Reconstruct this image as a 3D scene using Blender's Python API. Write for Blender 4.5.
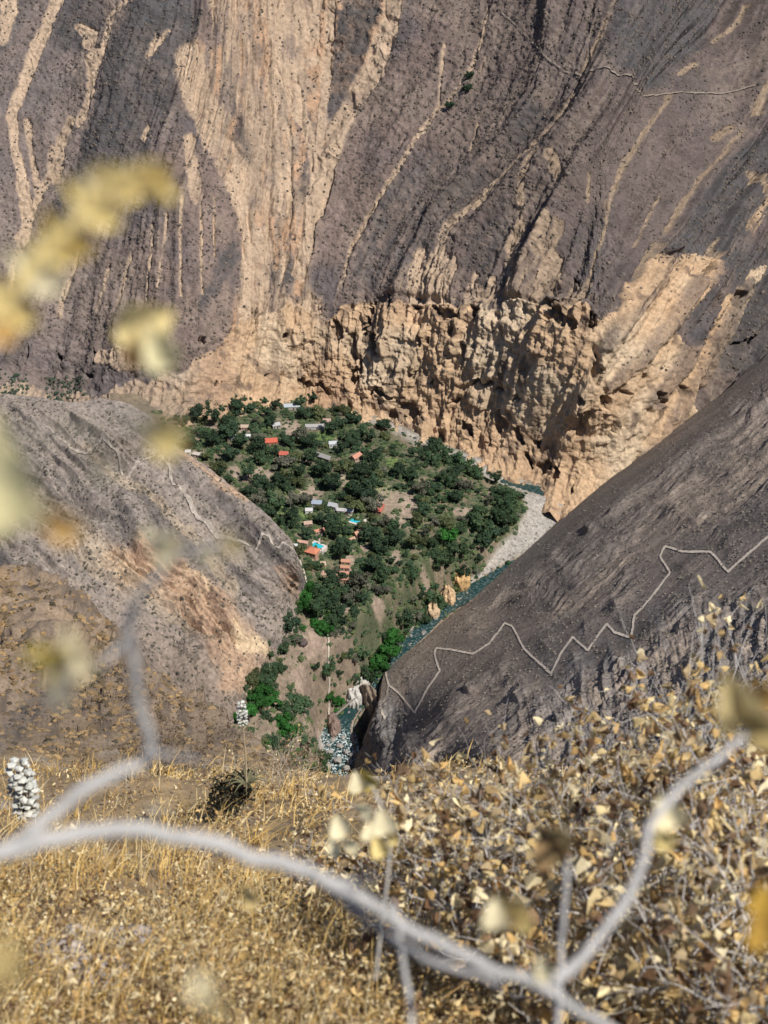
import bpy, math, random
import numpy as np
from mathutils import Vector, Matrix

for o in list(bpy.data.objects): bpy.data.objects.remove(o)
R = math.radians
rng = np.random.default_rng(7)
random.seed(7)
scn = bpy.context.scene
col = scn.collection

# ------------------------------------------------------------------ camera, sky, sun, exposure
CAMZ, PITCH, F = 540.0, R(33.0), 1500.0
cam = bpy.data.cameras.new('camera')
cam.sensor_fit = 'AUTO'; cam.sensor_width = 36.0
cam.lens = F / 1024 * 36.0
cam.clip_start = 0.05; cam.clip_end = 20000
cam.dof.use_dof = True; cam.dof.focus_distance = 900.0; cam.dof.aperture_fstop = 4.8
camo = bpy.data.objects.new('camera', cam); col.objects.link(camo)
camo.location = (0, 0, CAMZ); camo.rotation_euler = (R(90) - PITCH, 0, 0)
scn.camera = camo
SUN_EL, SUN_AZ = R(55), R(131)          # azimuth measured clockwise from +Y (the view direction)
w = bpy.data.worlds.new('World'); scn.world = w; w.use_nodes = True
nt = w.node_tree; bg = nt.nodes['Background']
sky = nt.nodes.new('ShaderNodeTexSky'); sky.sky_type = 'NISHITA'; sky.sun_disc = False
sky.sun_elevation = SUN_EL; sky.sun_rotation = SUN_AZ; sky.altitude = 3000; sky.dust_density = 0.6
nt.links.new(sky.outputs[0], bg.inputs[0]); bg.inputs[1].default_value = 0.085
sl = bpy.data.lights.new('sun', 'SUN'); sl.energy = 4.6; sl.angle = R(0.5); sl.color = (1.0, 0.95, 0.87)
so = bpy.data.objects.new('sun', sl); col.objects.link(so)
sd = Vector((math.sin(SUN_AZ) * math.cos(SUN_EL), math.cos(SUN_AZ) * math.cos(SUN_EL), math.sin(SUN_EL)))
so.rotation_euler = sd.to_track_quat('Z', 'Y').to_euler(); so.location = (0, 0, 900)
vs = scn.view_settings; vs.view_transform = 'Standard'; vs.look = 'None'; vs.exposure = 0.35; vs.gamma = 1.0
vs.use_curve_mapping = False
scn.cycles.max_bounces = 5; scn.cycles.diffuse_bounces = 2; scn.cycles.transparent_max_bounces = 4

# ------------------------------------------------------------------ maths helpers
cp, sp_ = math.cos(PITCH), math.sin(PITCH)
def rays(u, v):
    """direction of the sight line through picture point u, v, per metre of depth"""
    a = (np.asarray(u, float) - 384) / F; b = (512 - np.asarray(v, float)) / F
    return np.stack([a + 0 * b, cp + b * sp_ + 0 * a, -sp_ + b * cp + 0 * a], -1)
def at(u, v, k):
    return np.array([0, 0, CAMZ]) + rays(u, v) * np.asarray(k)[..., None]
def proj(P):
    P = np.asarray(P, float) - np.array([0, 0, CAMZ])
    k = P[..., 1] * cp - P[..., 2] * sp_
    b = P[..., 1] * sp_ + P[..., 2] * cp
    return 384 + P[..., 0] / k * F, 512 - b / k * F, k

_T = rng.random(65536).astype(np.float32)
def vn(x, y, z=None):
    """smooth value noise, 0..1"""
    xi = np.floor(x).astype(np.int64); yi = np.floor(y).astype(np.int64)
    fx = (x - xi).astype(np.float32); fy = (y - yi).astype(np.float32)
    fx = fx * fx * (3 - 2 * fx); fy = fy * fy * (3 - 2 * fy)
    hx0 = xi * 73856093; hx1 = hx0 + 73856093; hy0 = yi * 19349663; hy1 = hy0 + 19349663
    def mix(h):
        h = h & 0x7fffffff
        h = (h ^ (h >> 13)) * 1274126177 & 0x7fffffff
        return _T[(h ^ (h >> 16)) & 65535]
    if z is None:
        a = mix(hx0 ^ hy0); b = mix(hx1 ^ hy0); c = mix(hx0 ^ hy1); d = mix(hx1 ^ hy1)
        a = a + (b - a) * fx; c = c + (d - c) * fx
        return a + (c - a) * fy
    zi = np.floor(z).astype(np.int64); fz = (z - zi).astype(np.float32); fz = fz * fz * (3 - 2 * fz)
    out = []
    for hz in (zi * 83492791, zi * 83492791 + 83492791):
        a = mix(hx0 ^ hy0 ^ hz); b = mix(hx1 ^ hy0 ^ hz); c = mix(hx0 ^ hy1 ^ hz); d = mix(hx1 ^ hy1 ^ hz)
        a = a + (b - a) * fx; c = c + (d - c) * fx
        out.append(a + (c - a) * fy)
    return out[0] + (out[1] - out[0]) * fz
def fbm(x, y, z=None, n=4, ridged=False, gain=0.5):
    s = 0; a = 1.0; t = 0
    for i in range(n):
        f = 2.03 ** i
        q = vn(x * f + 17.3 * i, y * f + 5.1 * i, None if z is None else z * f + 3.7 * i)
        if ridged: q = 1 - np.abs(2 * q - 1)
        s = s + a * q; t += a; a *= gain
    return s / t                                        # 0..1
def tps(pts, vals, smooth=0.0):
    """thin plate spline through scattered picture points"""
    P = np.asarray(pts, float) / 100; n = len(P); V = np.asarray(vals, float)
    d2 = ((P[:, None] - P[None]) ** 2).sum(-1)
    K = 0.5 * d2 * np.log(d2 + 1e-12) + smooth * np.eye(n)
    A = np.zeros((n + 3, n + 3)); A[:n, :n] = K; A[:n, n] = 1; A[:n, n + 1:] = P; A[n, :n] = 1; A[n + 1:, :n] = P.T
    W = np.linalg.solve(A, np.concatenate([V, [0, 0, 0]]))
    def f(u, v):
        u = np.asarray(u, float) / 100; v = np.asarray(v, float) / 100
        r = W[n] + W[n + 1] * u + W[n + 2] * v
        for i in range(n):
            q = (u - P[i, 0]) ** 2 + (v - P[i, 1]) ** 2
            r = r + W[i] * 0.5 * q * np.log(q + 1e-12)
        return r
    return f
def coarse(f, U, V, step=6):
    """evaluate a smooth function on a coarse lattice and interpolate (fast)"""
    u0, v0 = U.min() - step, V.min() - step
    gu = np.arange(u0, U.max() + 2 * step, step); gv = np.arange(v0, V.max() + 2 * step, step)
    G = f(*np.meshgrid(gu, gv))
    return bil(G, (U - u0) / step, (V - v0) / step)
def bil(G, x, y):
    h, w_ = G.shape[:2]
    x = np.clip(x, 0, w_ - 1.001); y = np.clip(y, 0, h - 1.001)
    xi = x.astype(int); yi = y.astype(int); fx = x - xi; fy = y - yi
    if G.ndim == 3: fx = fx[..., None]; fy = fy[..., None]
    return (G[yi, xi] * (1 - fx) + G[yi, xi + 1] * fx) * (1 - fy) + (G[yi + 1, xi] * (1 - fx) + G[yi + 1, xi + 1] * fx) * fy
def sm(a, b, x):
    t = np.clip((x - a) / (b - a), 0, 1); return t * t * (3 - 2 * t)
def lerpc(c, d, m): return c + (np.asarray(d) - c) * m[..., None]

# masks of ground cover, one cell per picture point
MU0, MV0, MW, MH = -220, -220, 1220, 1080
class Mask:
    def __init__(s): s.a = np.zeros((MH, MW), np.float32)
    def line(s, pts, wd, soft=None, val=1.0):
        """pts of (u, v[, width factor])"""
        soft = wd * 0.6 if soft is None else soft
        for p, q in zip(pts[:-1], pts[1:]):
            wa = wd * (p[2] if len(p) > 2 else 1); wb = wd * (q[2] if len(q) > 2 else 1)
            m = max(wa, wb) / 2 + soft + 2
            x0 = int(max(min(p[0], q[0]) - m - MU0, 0)); x1 = int(min(max(p[0], q[0]) + m - MU0 + 1, MW))
            y0 = int(max(min(p[1], q[1]) - m - MV0, 0)); y1 = int(min(max(p[1], q[1]) + m - MV0 + 1, MH))
            if x1 <= x0 or y1 <= y0: continue
            X, Y = np.meshgrid(np.arange(x0, x1) + MU0, np.arange(y0, y1) + MV0)
            dx, dy = q[0] - p[0], q[1] - p[1]
            t = np.clip(((X - p[0]) * dx + (Y - p[1]) * dy) / (dx * dx + dy * dy + 1e-9), 0, 1)
            d = np.hypot(X - p[0] - t * dx, Y - p[1] - t * dy); hw = (wa + (wb - wa) * t) / 2
            k = (1 - sm(hw, hw + soft, d)) * val
            s.a[y0:y1, x0:x1] = np.maximum(s.a[y0:y1, x0:x1], k)
        return s
    def poly(s, pts, soft=3, val=1.0):
        P = np.array(pts, float); m = soft * 2 + 2
        x0 = int(max(P[:, 0].min() - m - MU0, 0)); x1 = int(min(P[:, 0].max() + m - MU0, MW))
        y0 = int(max(P[:, 1].min() - m - MV0, 0)); y1 = int(min(P[:, 1].max() + m - MV0, MH))
        X, Y = np.meshgrid(np.arange(x0, x1) + MU0, np.arange(y0, y1) + MV0)
        ins = np.zeros(X.shape, bool); n = len(P)
        for i in range(n):
            a, b = P[i], P[(i + 1) % n]
            if a[1] == b[1]: continue
            c = ((a[1] > Y) != (b[1] > Y)) & (X < (b[0] - a[0]) * (Y - a[1]) / (b[1] - a[1]) + a[0])
            ins ^= c
        k = ins.astype(np.float32); r = max(int(soft), 0)
        for _ in range(2):
            if r:
                for ax in (0, 1):
                    c = np.cumsum(np.pad(k, [(r + 1, r) if a_ == ax else (0, 0) for a_ in (0, 1)], mode='edge'), axis=ax)
                    k = (np.take(c, range(2 * r + 1, c.shape[ax]), ax) - np.take(c, range(0, c.shape[ax] - 2 * r - 1), ax)) / (2 * r + 1)
        s.a[y0:y1, x0:x1] = np.maximum(s.a[y0:y1, x0:x1], k * val)
        return s
    def blob(s, u, v, ru, rv, val=1.0, ang=0.0):
        m = max(ru, rv) * 1.3 + 2
        x0 = int(max(u - m - MU0, 0)); x1 = int(min(u + m - MU0 + 1, MW)); y0 = int(max(v - m - MV0, 0)); y1 = int(min(v + m - MV0 + 1, MH))
        X, Y = np.meshgrid(np.arange(x0, x1) + MU0, np.arange(y0, y1) + MV0); X = X - u; Y = Y - v
        c, n_ = math.cos(R(ang)), math.sin(R(ang)); X, Y = X * c + Y * n_, -X * n_ + Y * c
        k = (1 - sm(0.6, 1.2, np.hypot(X / ru, Y / rv))) * val
        s.a[y0:y1, x0:x1] = np.maximum(s.a[y0:y1, x0:x1], k)
        return s
    def __call__(s, u, v): return bil(s.a, np.asarray(u) - MU0, np.asarray(v) - MV0)

# ------------------------------------------------------------------ object helpers
def link(name, me, parent=None):
    o = bpy.data.objects.new(name, me); col.objects.link(o)
    if parent: o.parent = parent
    return o
def tag(o, label=None, cat=None, group=None, kind=None):
    if label: o['label'] = label
    if cat: o['category'] = cat
    if group: o['group'] = group
    if kind: o['kind'] = kind
    return o
def empty(name, loc, rz=0.0, sc=1.0):
    o = bpy.data.objects.new(name, None); col.objects.link(o); o.location = loc; o.rotation_euler = (0, 0, rz); o.scale = (sc, sc, sc)
    o.empty_display_size = 0.3; return o
def mk(name, V, Fq, mat, color=None, smooth=True, colname='tint'):
    """mesh from vertex array and face array(s) of constant arity"""
    V = np.ascontiguousarray(V, np.float32).reshape(-1, 3); me = bpy.data.meshes.new(name)
    Fs = Fq if isinstance(Fq, list) else [Fq]
    Fs = [np.asarray(f, np.int32) for f in Fs if len(f)]
    nl = sum(f.size for f in Fs); nf = sum(len(f) for f in Fs)
    me.vertices.add(len(V)); me.vertices.foreach_set('co', V.ravel())
    me.loops.add(nl); me.loops.foreach_set('vertex_index', np.concatenate([f.ravel() for f in Fs]))
    st = []; o_ = 0
    for f in Fs: st.append(o_ + np.arange(len(f)) * f.shape[1]); o_ += f.size
    me.polygons.add(nf); me.polygons.foreach_set('loop_start', np.concatenate(st).astype(np.int32))
    me.update(calc_edges=True)
    if smooth: me.shade_smooth()
    else: me.shade_flat()
    if color is not None:
        c = np.ones((len(V), 4), np.float32); c[:, :3] = np.asarray(color, np.float32).reshape(-1, 3)
        at_ = me.color_attributes.new(colname, 'FLOAT_COLOR', 'POINT'); at_.data.foreach_set('color', c.ravel())
    me.materials.append(mat)
    return me
def gridfaces(nr, nc):
    i = np.arange(nr - 1)[:, None] * nc + np.arange(nc - 1)[None]
    return np.stack([i, i + nc, i + nc + 1, i + 1], -1).reshape(-1, 4)
class MB:
    """collects pieces into one mesh"""
    def __init__(s): s.v = []; s.q = []; s.t = []; s.c = []; s.n = 0
    def add(s, V, Fc, c=None):
        V = np.asarray(V, float).reshape(-1, 3); s.v.append(V); Fc = np.asarray(Fc)
        (s.q if Fc.shape[1] == 4 else s.t).append(Fc + s.n)
        s.c.append(np.broadcast_to(np.asarray(c if c is not None else (1, 1, 1), float), V.shape)); s.n += len(V)
    def quad(s, a, b, c_, d, c=None): s.add([a, b, c_, d], [[0, 1, 2, 3]], c)
    def box(s, c, sz, rz=0, col_=None, top=1.0):
        x, y, z = sz[0] / 2, sz[1] / 2, sz[2]
        V = np.array([[-x, -y, 0], [x, -y, 0], [x, y, 0], [-x, y, 0], [-x * top, -y * top, z], [x * top, -y * top, z], [x * top, y * top, z], [-x * top, y * top, z]])
        V = rotz(V, rz) + np.array(c)
        s.add(V, [[0, 3, 2, 1], [4, 5, 6, 7], [0, 1, 5, 4], [1, 2, 6, 5], [2, 3, 7, 6], [3, 0, 4, 7]], col_)
    def tube(s, P, rad, n=6, c=None, cap=True):
        P = np.asarray(P, float); m = len(P); rad = np.broadcast_to(np.asarray(rad, float), (m,))
        T = np.gradient(P, axis=0); T /= np.linalg.norm(T, axis=1)[:, None] + 1e-12
        ref = np.array([0, 0, 1.0]) if abs(T[0, 2]) < 0.9 else np.array([1.0, 0, 0])
        rings = []; a = np.arange(n) / n * 2 * np.pi
        N = np.cross(T[0], ref); N /= np.linalg.norm(N)
        for i in range(m):
            N = N - T[i] * (N @ T[i]); N /= np.linalg.norm(N) + 1e-12; B = np.cross(T[i], N)
            rings.append(P[i] + rad[i] * (np.cos(a)[:, None] * N + np.sin(a)[:, None] * B))
        V = np.concatenate(rings); i = np.arange(m - 1)[:, None] * n; j = np.arange(n)[None]; j2 = (j + 1) % n
        s.add(V, np.stack([i + j, i + j2, i + n + j2, i + n + j], -1).reshape(-1, 4), c)
    def mesh(s, name, mat, smooth=True):
        Fs = []
        if s.q: Fs.append(np.concatenate(s.q))
        if s.t: Fs.append(np.concatenate(s.t))
        return mk(name, np.concatenate(s.v), Fs, mat, np.concatenate(s.c), smooth)
    def build(s, name, mat, parent=None, smooth=True): return link(name, s.mesh(name, mat, smooth), parent)
def rotz(V, a):
    c, s = math.cos(a), math.sin(a); V = np.asarray(V, float)
    return np.stack([V[..., 0] * c - V[..., 1] * s, V[..., 0] * s + V[..., 1] * c, V[..., 2]], -1)
def curve(P, n):
    """smooth Catmull-Rom resampling of a polyline"""
    P = np.asarray(P, float); m = len(P)
    Q = np.concatenate([[2 * P[0] - P[1]], P, [2 * P[-1] - P[-2]]]); t = np.linspace(0, m - 1 - 1e-9, n); i = t.astype(int); f = (t - i)[:, None]
    a, b, c, d = Q[i], Q[i + 1], Q[i + 2], Q[i + 3]
    return 0.5 * (2 * b + (c - a) * f + (2 * a - 5 * b + 4 * c - d) * f * f + (3 * b - 3 * c + d - a) * f ** 3)

# ------------------------------------------------------------------ materials
def principled(name, rough=0.9):
    m = bpy.data.materials.new(name); m.use_nodes = True
    b = m.node_tree.nodes['Principled BSDF']; b.inputs['Roughness'].default_value = rough
    b.inputs['Specular IOR Level'].default_value = 0.2
    return m, m.node_tree, b
def tinted(name, rough=0.9, var=0.35, scale=0.5, bump=0.5, bscale=None, bdist=0.3, detail=6, hue=0.0, objrand=0.0, base=None, trans=0.0, vor=0.0, vscale=0.5):
    """colour from the mesh's own tint, broken up by procedural noise in object space, with bump"""
    m, t, b = principled(name, rough); N = t.nodes; L = t.links
    tc = N.new('ShaderNodeTexCoord')
    if base is None:
        ca = N.new('ShaderNodeAttribute'); ca.attribute_name = 'tint'; cur = ca.outputs['Color']
    else:
        ca = N.new('ShaderNodeRGB'); ca.outputs[0].default_value = (*base, 1); cur = ca.outputs[0]
    n1 = N.new('ShaderNodeTexNoise'); n1.inputs['Scale'].default_value = scale; n1.inputs['Detail'].default_value = detail; n1.inputs['Roughness'].default_value = 0.65
    L.new(tc.outputs['Object'], n1.inputs['Vector'])
    mr = N.new('ShaderNodeMapRange'); mr.inputs[1].default_value = 0.3; mr.inputs[2].default_value = 0.7; mr.inputs[3].default_value = 1 - var; mr.inputs[4].default_value = 1 + var
    L.new(n1.outputs['Fac'], mr.inputs[0])
    fac = mr.outputs[0]
    if vor:
        vo = N.new('ShaderNodeTexVoronoi'); vo.inputs['Scale'].default_value = vscale; L.new(tc.outputs['Object'], vo.inputs['Vector'])
        vr = N.new('ShaderNodeMapRange'); vr.inputs[1].default_value = 0.15; vr.inputs[2].default_value = 0.42; vr.inputs[3].default_value = 1 - vor; vr.inputs[4].default_value = 1.0
        L.new(vo.outputs['Distance'], vr.inputs[0])
        mu = N.new('ShaderNodeMath'); mu.operation = 'MULTIPLY'; L.new(fac, mu.inputs[0]); L.new(vr.outputs[0], mu.inputs[1]); fac = mu.outputs[0]
    if objrand:
        oi = N.new('ShaderNodeObjectInfo'); orr = N.new('ShaderNodeMapRange'); orr.inputs[3].default_value = 1 - objrand; orr.inputs[4].default_value = 1 + objrand
        L.new(oi.outputs['Random'], orr.inputs[0]); mu = N.new('ShaderNodeMath'); mu.operation = 'MULTIPLY'; L.new(fac, mu.inputs[0]); L.new(orr.outputs[0], mu.inputs[1]); fac = mu.outputs[0]
    vm = N.new('ShaderNodeVectorMath'); vm.operation = 'SCALE'; L.new(cur, vm.inputs[0]); L.new(fac, vm.inputs['Scale'])
    L.new(vm.outputs[0], b.inputs['Base Color'])
    if bump:
        n2 = N.new('ShaderNodeTexNoise'); n2.inputs['Scale'].default_value = bscale or scale * 2; n2.inputs['Detail'].default_value = 5; n2.inputs['Roughness'].default_value = 0.6
        L.new(tc.outputs['Object'], n2.inputs['Vector'])
        bp = N.new('ShaderNodeBump'); bp.inputs['Strength'].default_value = bump; bp.inputs['Distance'].default_value = bdist
        L.new(n2.outputs['Fac'], bp.inputs['Height']); L.new(bp.outputs[0], b.inputs['Normal'])
    if trans:
        tr = N.new('ShaderNodeBsdfTranslucent'); L.new(vm.outputs[0], tr.inputs['Color']); mx = N.new('ShaderNodeMixShader'); mx.inputs[0].default_value = trans
        L.new(b.outputs[0], mx.inputs[1]); L.new(tr.outputs[0], mx.inputs[2]); L.new(mx.outputs[0], N['Material Output'].inputs['Surface'])
    return m
M = {}
M['rock'] = tinted('canyon_rock', 0.95, 0.30, 0.35, 0.8, 0.5, 1.2)
M['slope'] = tinted('scrub_slope', 0.95, 0.30, 0.45, 0.8, 0.6, 1.0, vor=0.35, vscale=0.33)
M['floor'] = tinted('valley_soil', 0.95, 0.30, 0.5, 0.6, 0.8, 0.6)
M['near'] = tinted('dry_soil', 0.95, 0.35, 3.0, 0.6, 8.0, 0.05)
M['scrub'] = tinted('scrub_leaves', 0.9, 0.3, 0.8, 0)
M['path'] = tinted('path_dust', 0.95, 0.18, 0.4, 0.3, 1.0, 0.2)
M['gravel'] = tinted('gravel_stones', 0.9, 0.2, 0.8, 0.3, 2.0, 0.2)
M['leaf'] = tinted('tree_leaves', 0.75, 0.35, 0.45, 0, objrand=0.35, trans=0.2)
M['bark'] = tinted('tree_bark', 0.9, 0.3, 3, 0.3, base=(0.16, 0.12, 0.09))
M['wall'] = tinted('adobe_plaster', 0.9, 0.12, 1.5, 0.2, objrand=0.1)
M['roof'] = tinted('roofing', 0.7, 0.15, 2.0, 0.3, 4, 0.05)
M['dryleaf'] = tinted('dried_leaf', 0.65, 0.25, 30.0, 0.3, 60, 0.003, trans=0.35)
M['twig'] = tinted('dry_twig', 0.85, 0.25, 40.0, 0.5, 90, 0.002)
M['grass'] = tinted('dry_grass', 0.8, 0.3, 1.5, 0, trans=0.25)
M['bloom'] = tinted('white_bloom', 0.8, 0.12, 20.0, 0.3, 40, 0.01)

m, t, b = principled('river_water', 0.12); M['water'] = m
b.inputs['Specular IOR Level'].default_value = 0.5
N = t.nodes; L = t.links; tc = N.new('ShaderNodeTexCoord'); ca = N.new('ShaderNodeAttribute'); ca.attribute_name = 'tint'
nz = N.new('ShaderNodeTexNoise'); nz.inputs['Scale'].default_value = 0.7; nz.inputs['Detail'].default_value = 7; nz.inputs['Roughness'].default_value = 0.7
L.new(tc.outputs['Object'], nz.inputs['Vector'])
mr = N.new('ShaderNodeMapRange'); mr.inputs[1].default_value = 0.50; mr.inputs[2].default_value = 0.66; L.new(nz.outputs['Fac'], mr.inputs[0])
mu = N.new('ShaderNodeMath'); mu.operation = 'MULTIPLY'; L.new(mr.outputs[0], mu.inputs[0]); L.new(ca.outputs['Alpha'], mu.inputs[1])
sep = N.new('ShaderNodeSeparateColor'); L.new(ca.outputs['Color'], sep.inputs[0]); L.new(sep.outputs[0], mu.inputs[1])   # red channel of the tint = how white the water runs
mx = N.new('ShaderNodeMix'); mx.data_type = 'RGBA'; mx.inputs[6].default_value = (0.012, 0.040, 0.040, 1); mx.inputs[7].default_value = (0.55, 0.6, 0.6, 1)
L.new(mu.outputs[0], mx.inputs[0]); L.new(mx.outputs[2], b.inputs['Base Color'])
bp = N.new('ShaderNodeBump'); bp.inputs['Strength'].default_value = 0.6; bp.inputs['Distance'].default_value = 0.4; L.new(nz.outputs['Fac'], bp.inputs['Height']); L.new(bp.outputs[0], b.inputs['Normal'])
m, t, b = principled('pool_water', 0.08); M['pool'] = m
b.inputs['Base Color'].default_value = (0.03, 0.42, 0.50, 1); b.inputs['Specular IOR Level'].default_value = 0.5

# ------------------------------------------------------------------ depth of each slope, as reciprocal depth (flat planes stay flat)
def kz(u, v, z): return (CAMZ - z) / -rays(u, v)[..., 2]
def inter(pts):
    P = np.array(pts, float); return lambda u: np.interp(u, P[:, 0], P[:, 1])

FLOOR = [(150, 410, 24), (230, 402, 14), (300, 399, 4), (330, 405, 1), (360, 418, 0), (400, 432, -3), (440, 450, -6), (480, 462, -8), (510, 480, -12),
 (540, 490, -14), (575, 508, -16), (560, 530, -17), (520, 556, -19), (490, 571, -21), (460, 590, -24), (430, 608, -27), (410, 630, -30), (385, 658, -34),
 (372, 680, -40), (350, 710, -44), (337, 733, -47), (340, 755, -50), (344, 800, -52), (250, 430, 18), (300, 430, 9), (350, 440, 9), (400, 460, 7), (450, 490, 4), (500, 505, -3),
 (525, 515, -9), (200, 440, 24), (250, 480, 22), (300, 490, 16), (350, 500, 13), (400, 520, 9), (450, 540, 2), (480, 552, -7), (290, 540, 20), (330, 560, 12), (380, 580, 5), (428, 590, -6),
 (300, 600, 12), (350, 620, 0), (380, 640, -12), (280, 650, 10), (320, 660, -6), (250, 690, 15), (300, 710, -10), (290, 750, -4), (330, 700, -28), (230, 540, 30),
 (540, 512, -14.5), (600, 470, -16), (640, 560, -16), (200, 600, 30), (620, 700, -60), (60, 410, 40), (60, 800, 10), (505, 540, -15), (470, 575, -17)]
fl_q = tps([p[:2] for p in FLOOR], [1 / kz(*p) for p in FLOOR], 1e-4)

foot = inter([(-220, 392), (0, 398), (100, 404), (150, 408), (200, 406), (240, 402), (300, 397), (330, 400), (360, 412), (400, 424), (420, 436), (450, 446), (480, 455), (510, 468), (530, 482), (550, 492), (575, 506), (620, 512), (700, 480), (1000, 420)])
ctop = inter([(-220, 340), (0, 344), (100, 346), (180, 348), (230, 342), (280, 318), (340, 308), (400, 300), (480, 300), (540, 300), (600, 305), (660, 300), (720, 290), (1000, 260)])
WALL = []
for u in (-220, -60, 60, 180, 300, 400, 480, 540, 600, 680, 768, 1000):
    vf, vc = float(foot(u)), float(ctop(u))
    if u <= 600: kf = 1 / float(fl_q(min(max(u, 140), 600), vf))
    else: kf = 0
    if u < 140: kf = 1120.0 - (u + 220) * 0.02
    if u == 600: kf = 1024.
    if u > 600: kf = {680: 1078, 768: 1135, 1000: 1200}[u]
    d = rays(u, vf); yf, zf = d[1] * kf, CAMZ + d[2] * kf
    def hit(y0, z0, slope, v):                            # where a slope rising away from (y0, z0) meets the sight line v
        d_ = rays(u, v); tn = d_[2] / d_[1]
        y = (CAMZ - z0 + slope * y0) / (slope - tn); return y, z0 + slope * (y - y0), y / d_[1]
    WALL.append((u, vf + 40, 1 / (kf * 0.965))); WALL.append((u, vf, 1 / kf))
    st = 2.1 if u > 230 else 1.3
    sl_ = np.interp(u, [-220, 300, 768, 1000], [0.72, 0.74, 0.82, 0.85])
    y1, z1, k1 = hit(yf, zf, st, vc); WALL.append((u, vc, 1 / k1)); 
    ym, zm, km = hit(yf, zf, st, (vf + vc) / 2); WALL.append((u, (vf + vc) / 2, 1 / km))
    for v in (vc - 25, 190, 90, 0, -110, -220):
        if v > vc - 12: continue
        y2, z2, k2 = hit(y1, z1, sl_, v); WALL.append((u, v, 1 / k2))
wall_q = tps([p[:2] for p in WALL], [p[2] for p in WALL], 1e-4)

A, B, Cc = at(572, 506, kz(572, 506, -16.)), at(362, 690, kz(362, 690, -40.)), at(768, 360, np.array(1085.))
def plane_q(A, B, C):
    n = np.cross(B - A, C - A); d = n @ (A - np.array([0, 0, CAMZ]))
    return lambda u, v: rays(u, v) @ n / d
OFF = np.array([1.0, -.8, 0]); rp = plane_q(A + OFF, B + OFF, Cc + OFF * .3)
RS = [(584, 514, 0), (530, 558, 0), (470, 598, 0), (424, 636, 0), (384, 676, 0), (768, 360, 0), (670, 432, 0), (600, 600, 0), (768, 600, 0), (768, 760, 0), (500, 700, 0), (420, 780, 0), (1000, 300, 0), (1000, 700, 0), (330, 560, 0), (480, 780, 0)]
RSZ = [(376, 718, -24), (368, 756, -32), (350, 800, -42), (402, 736, -4), (430, 790, 8)]
rs_q0 = tps([p[:2] for p in RS] + [p[:2] for p in RSZ], [float(rp(p[0], p[1])) + p[2] for p in RS] + [1 / kz(*p) for p in RSZ], 1e-4)
rs_q = rs_q0

flk = lambda u, v, f=1.0: (u, v, f / float(fl_q(u, v)))
LR = [(-220, 385, 1010), (0, 395, 985), (130, 404, 965), (180, 447, 948), (240, 500, 925), (290, 538, 895), (298, 560, 880), flk(300, 592, .993), flk(286, 626, .994), flk(268, 655, .994), flk(238, 702, .994), flk(205, 740, .994),
 flk(325, 600, 1.03), flk(310, 640, 1.03), flk(290, 680, 1.03), flk(262, 730, 1.03), flk(230, 770, 1.03),
 (0, 480, 900), (100, 480, 905), (180, 520, 880), (240, 580, 862), (100, 600, 815), (0, 600, 780), (180, 640, 818), (60, 760, 660), (-220, 500, 860), (-220, 760, 620), (150, 560, 845), (60, 540, 840)]
lr_q = tps([p[:2] for p in LR], [1.0 / p[2] for p in LR], 1e-3)

NH = []
for u in (-220, 0, 180, 384, 560, 768, 1000):
    for v, q in ((1250, .300), (1060, .195), (1024, .177), (940, .131), (860, .088), (820, .066)):
        NH.append((u, v, q))
NH += [(-220, 780, .040), (0, 780, .036), (180, 780, .034), (384, 790, .042), (560, 790, .046), (768, 790, .046), (1000, 790, .046), (-220, 700, .013), (0, 700, .0115), (100, 720, .0135), (200, 745, .018), (300, 770, .028), (384, 775, .034),
       (0, 640, .0075), (60, 640, .0078), (0, 588, .0052), (-220, 570, .0048), (560, 765, .036), (768, 760, .034), (1000, 760, .034), (130, 692, .0098), (240, 742, .0165)]
nh_q = tps([p[:2] for p in NH], [p[2] for p in NH], 1e-5)

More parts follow.
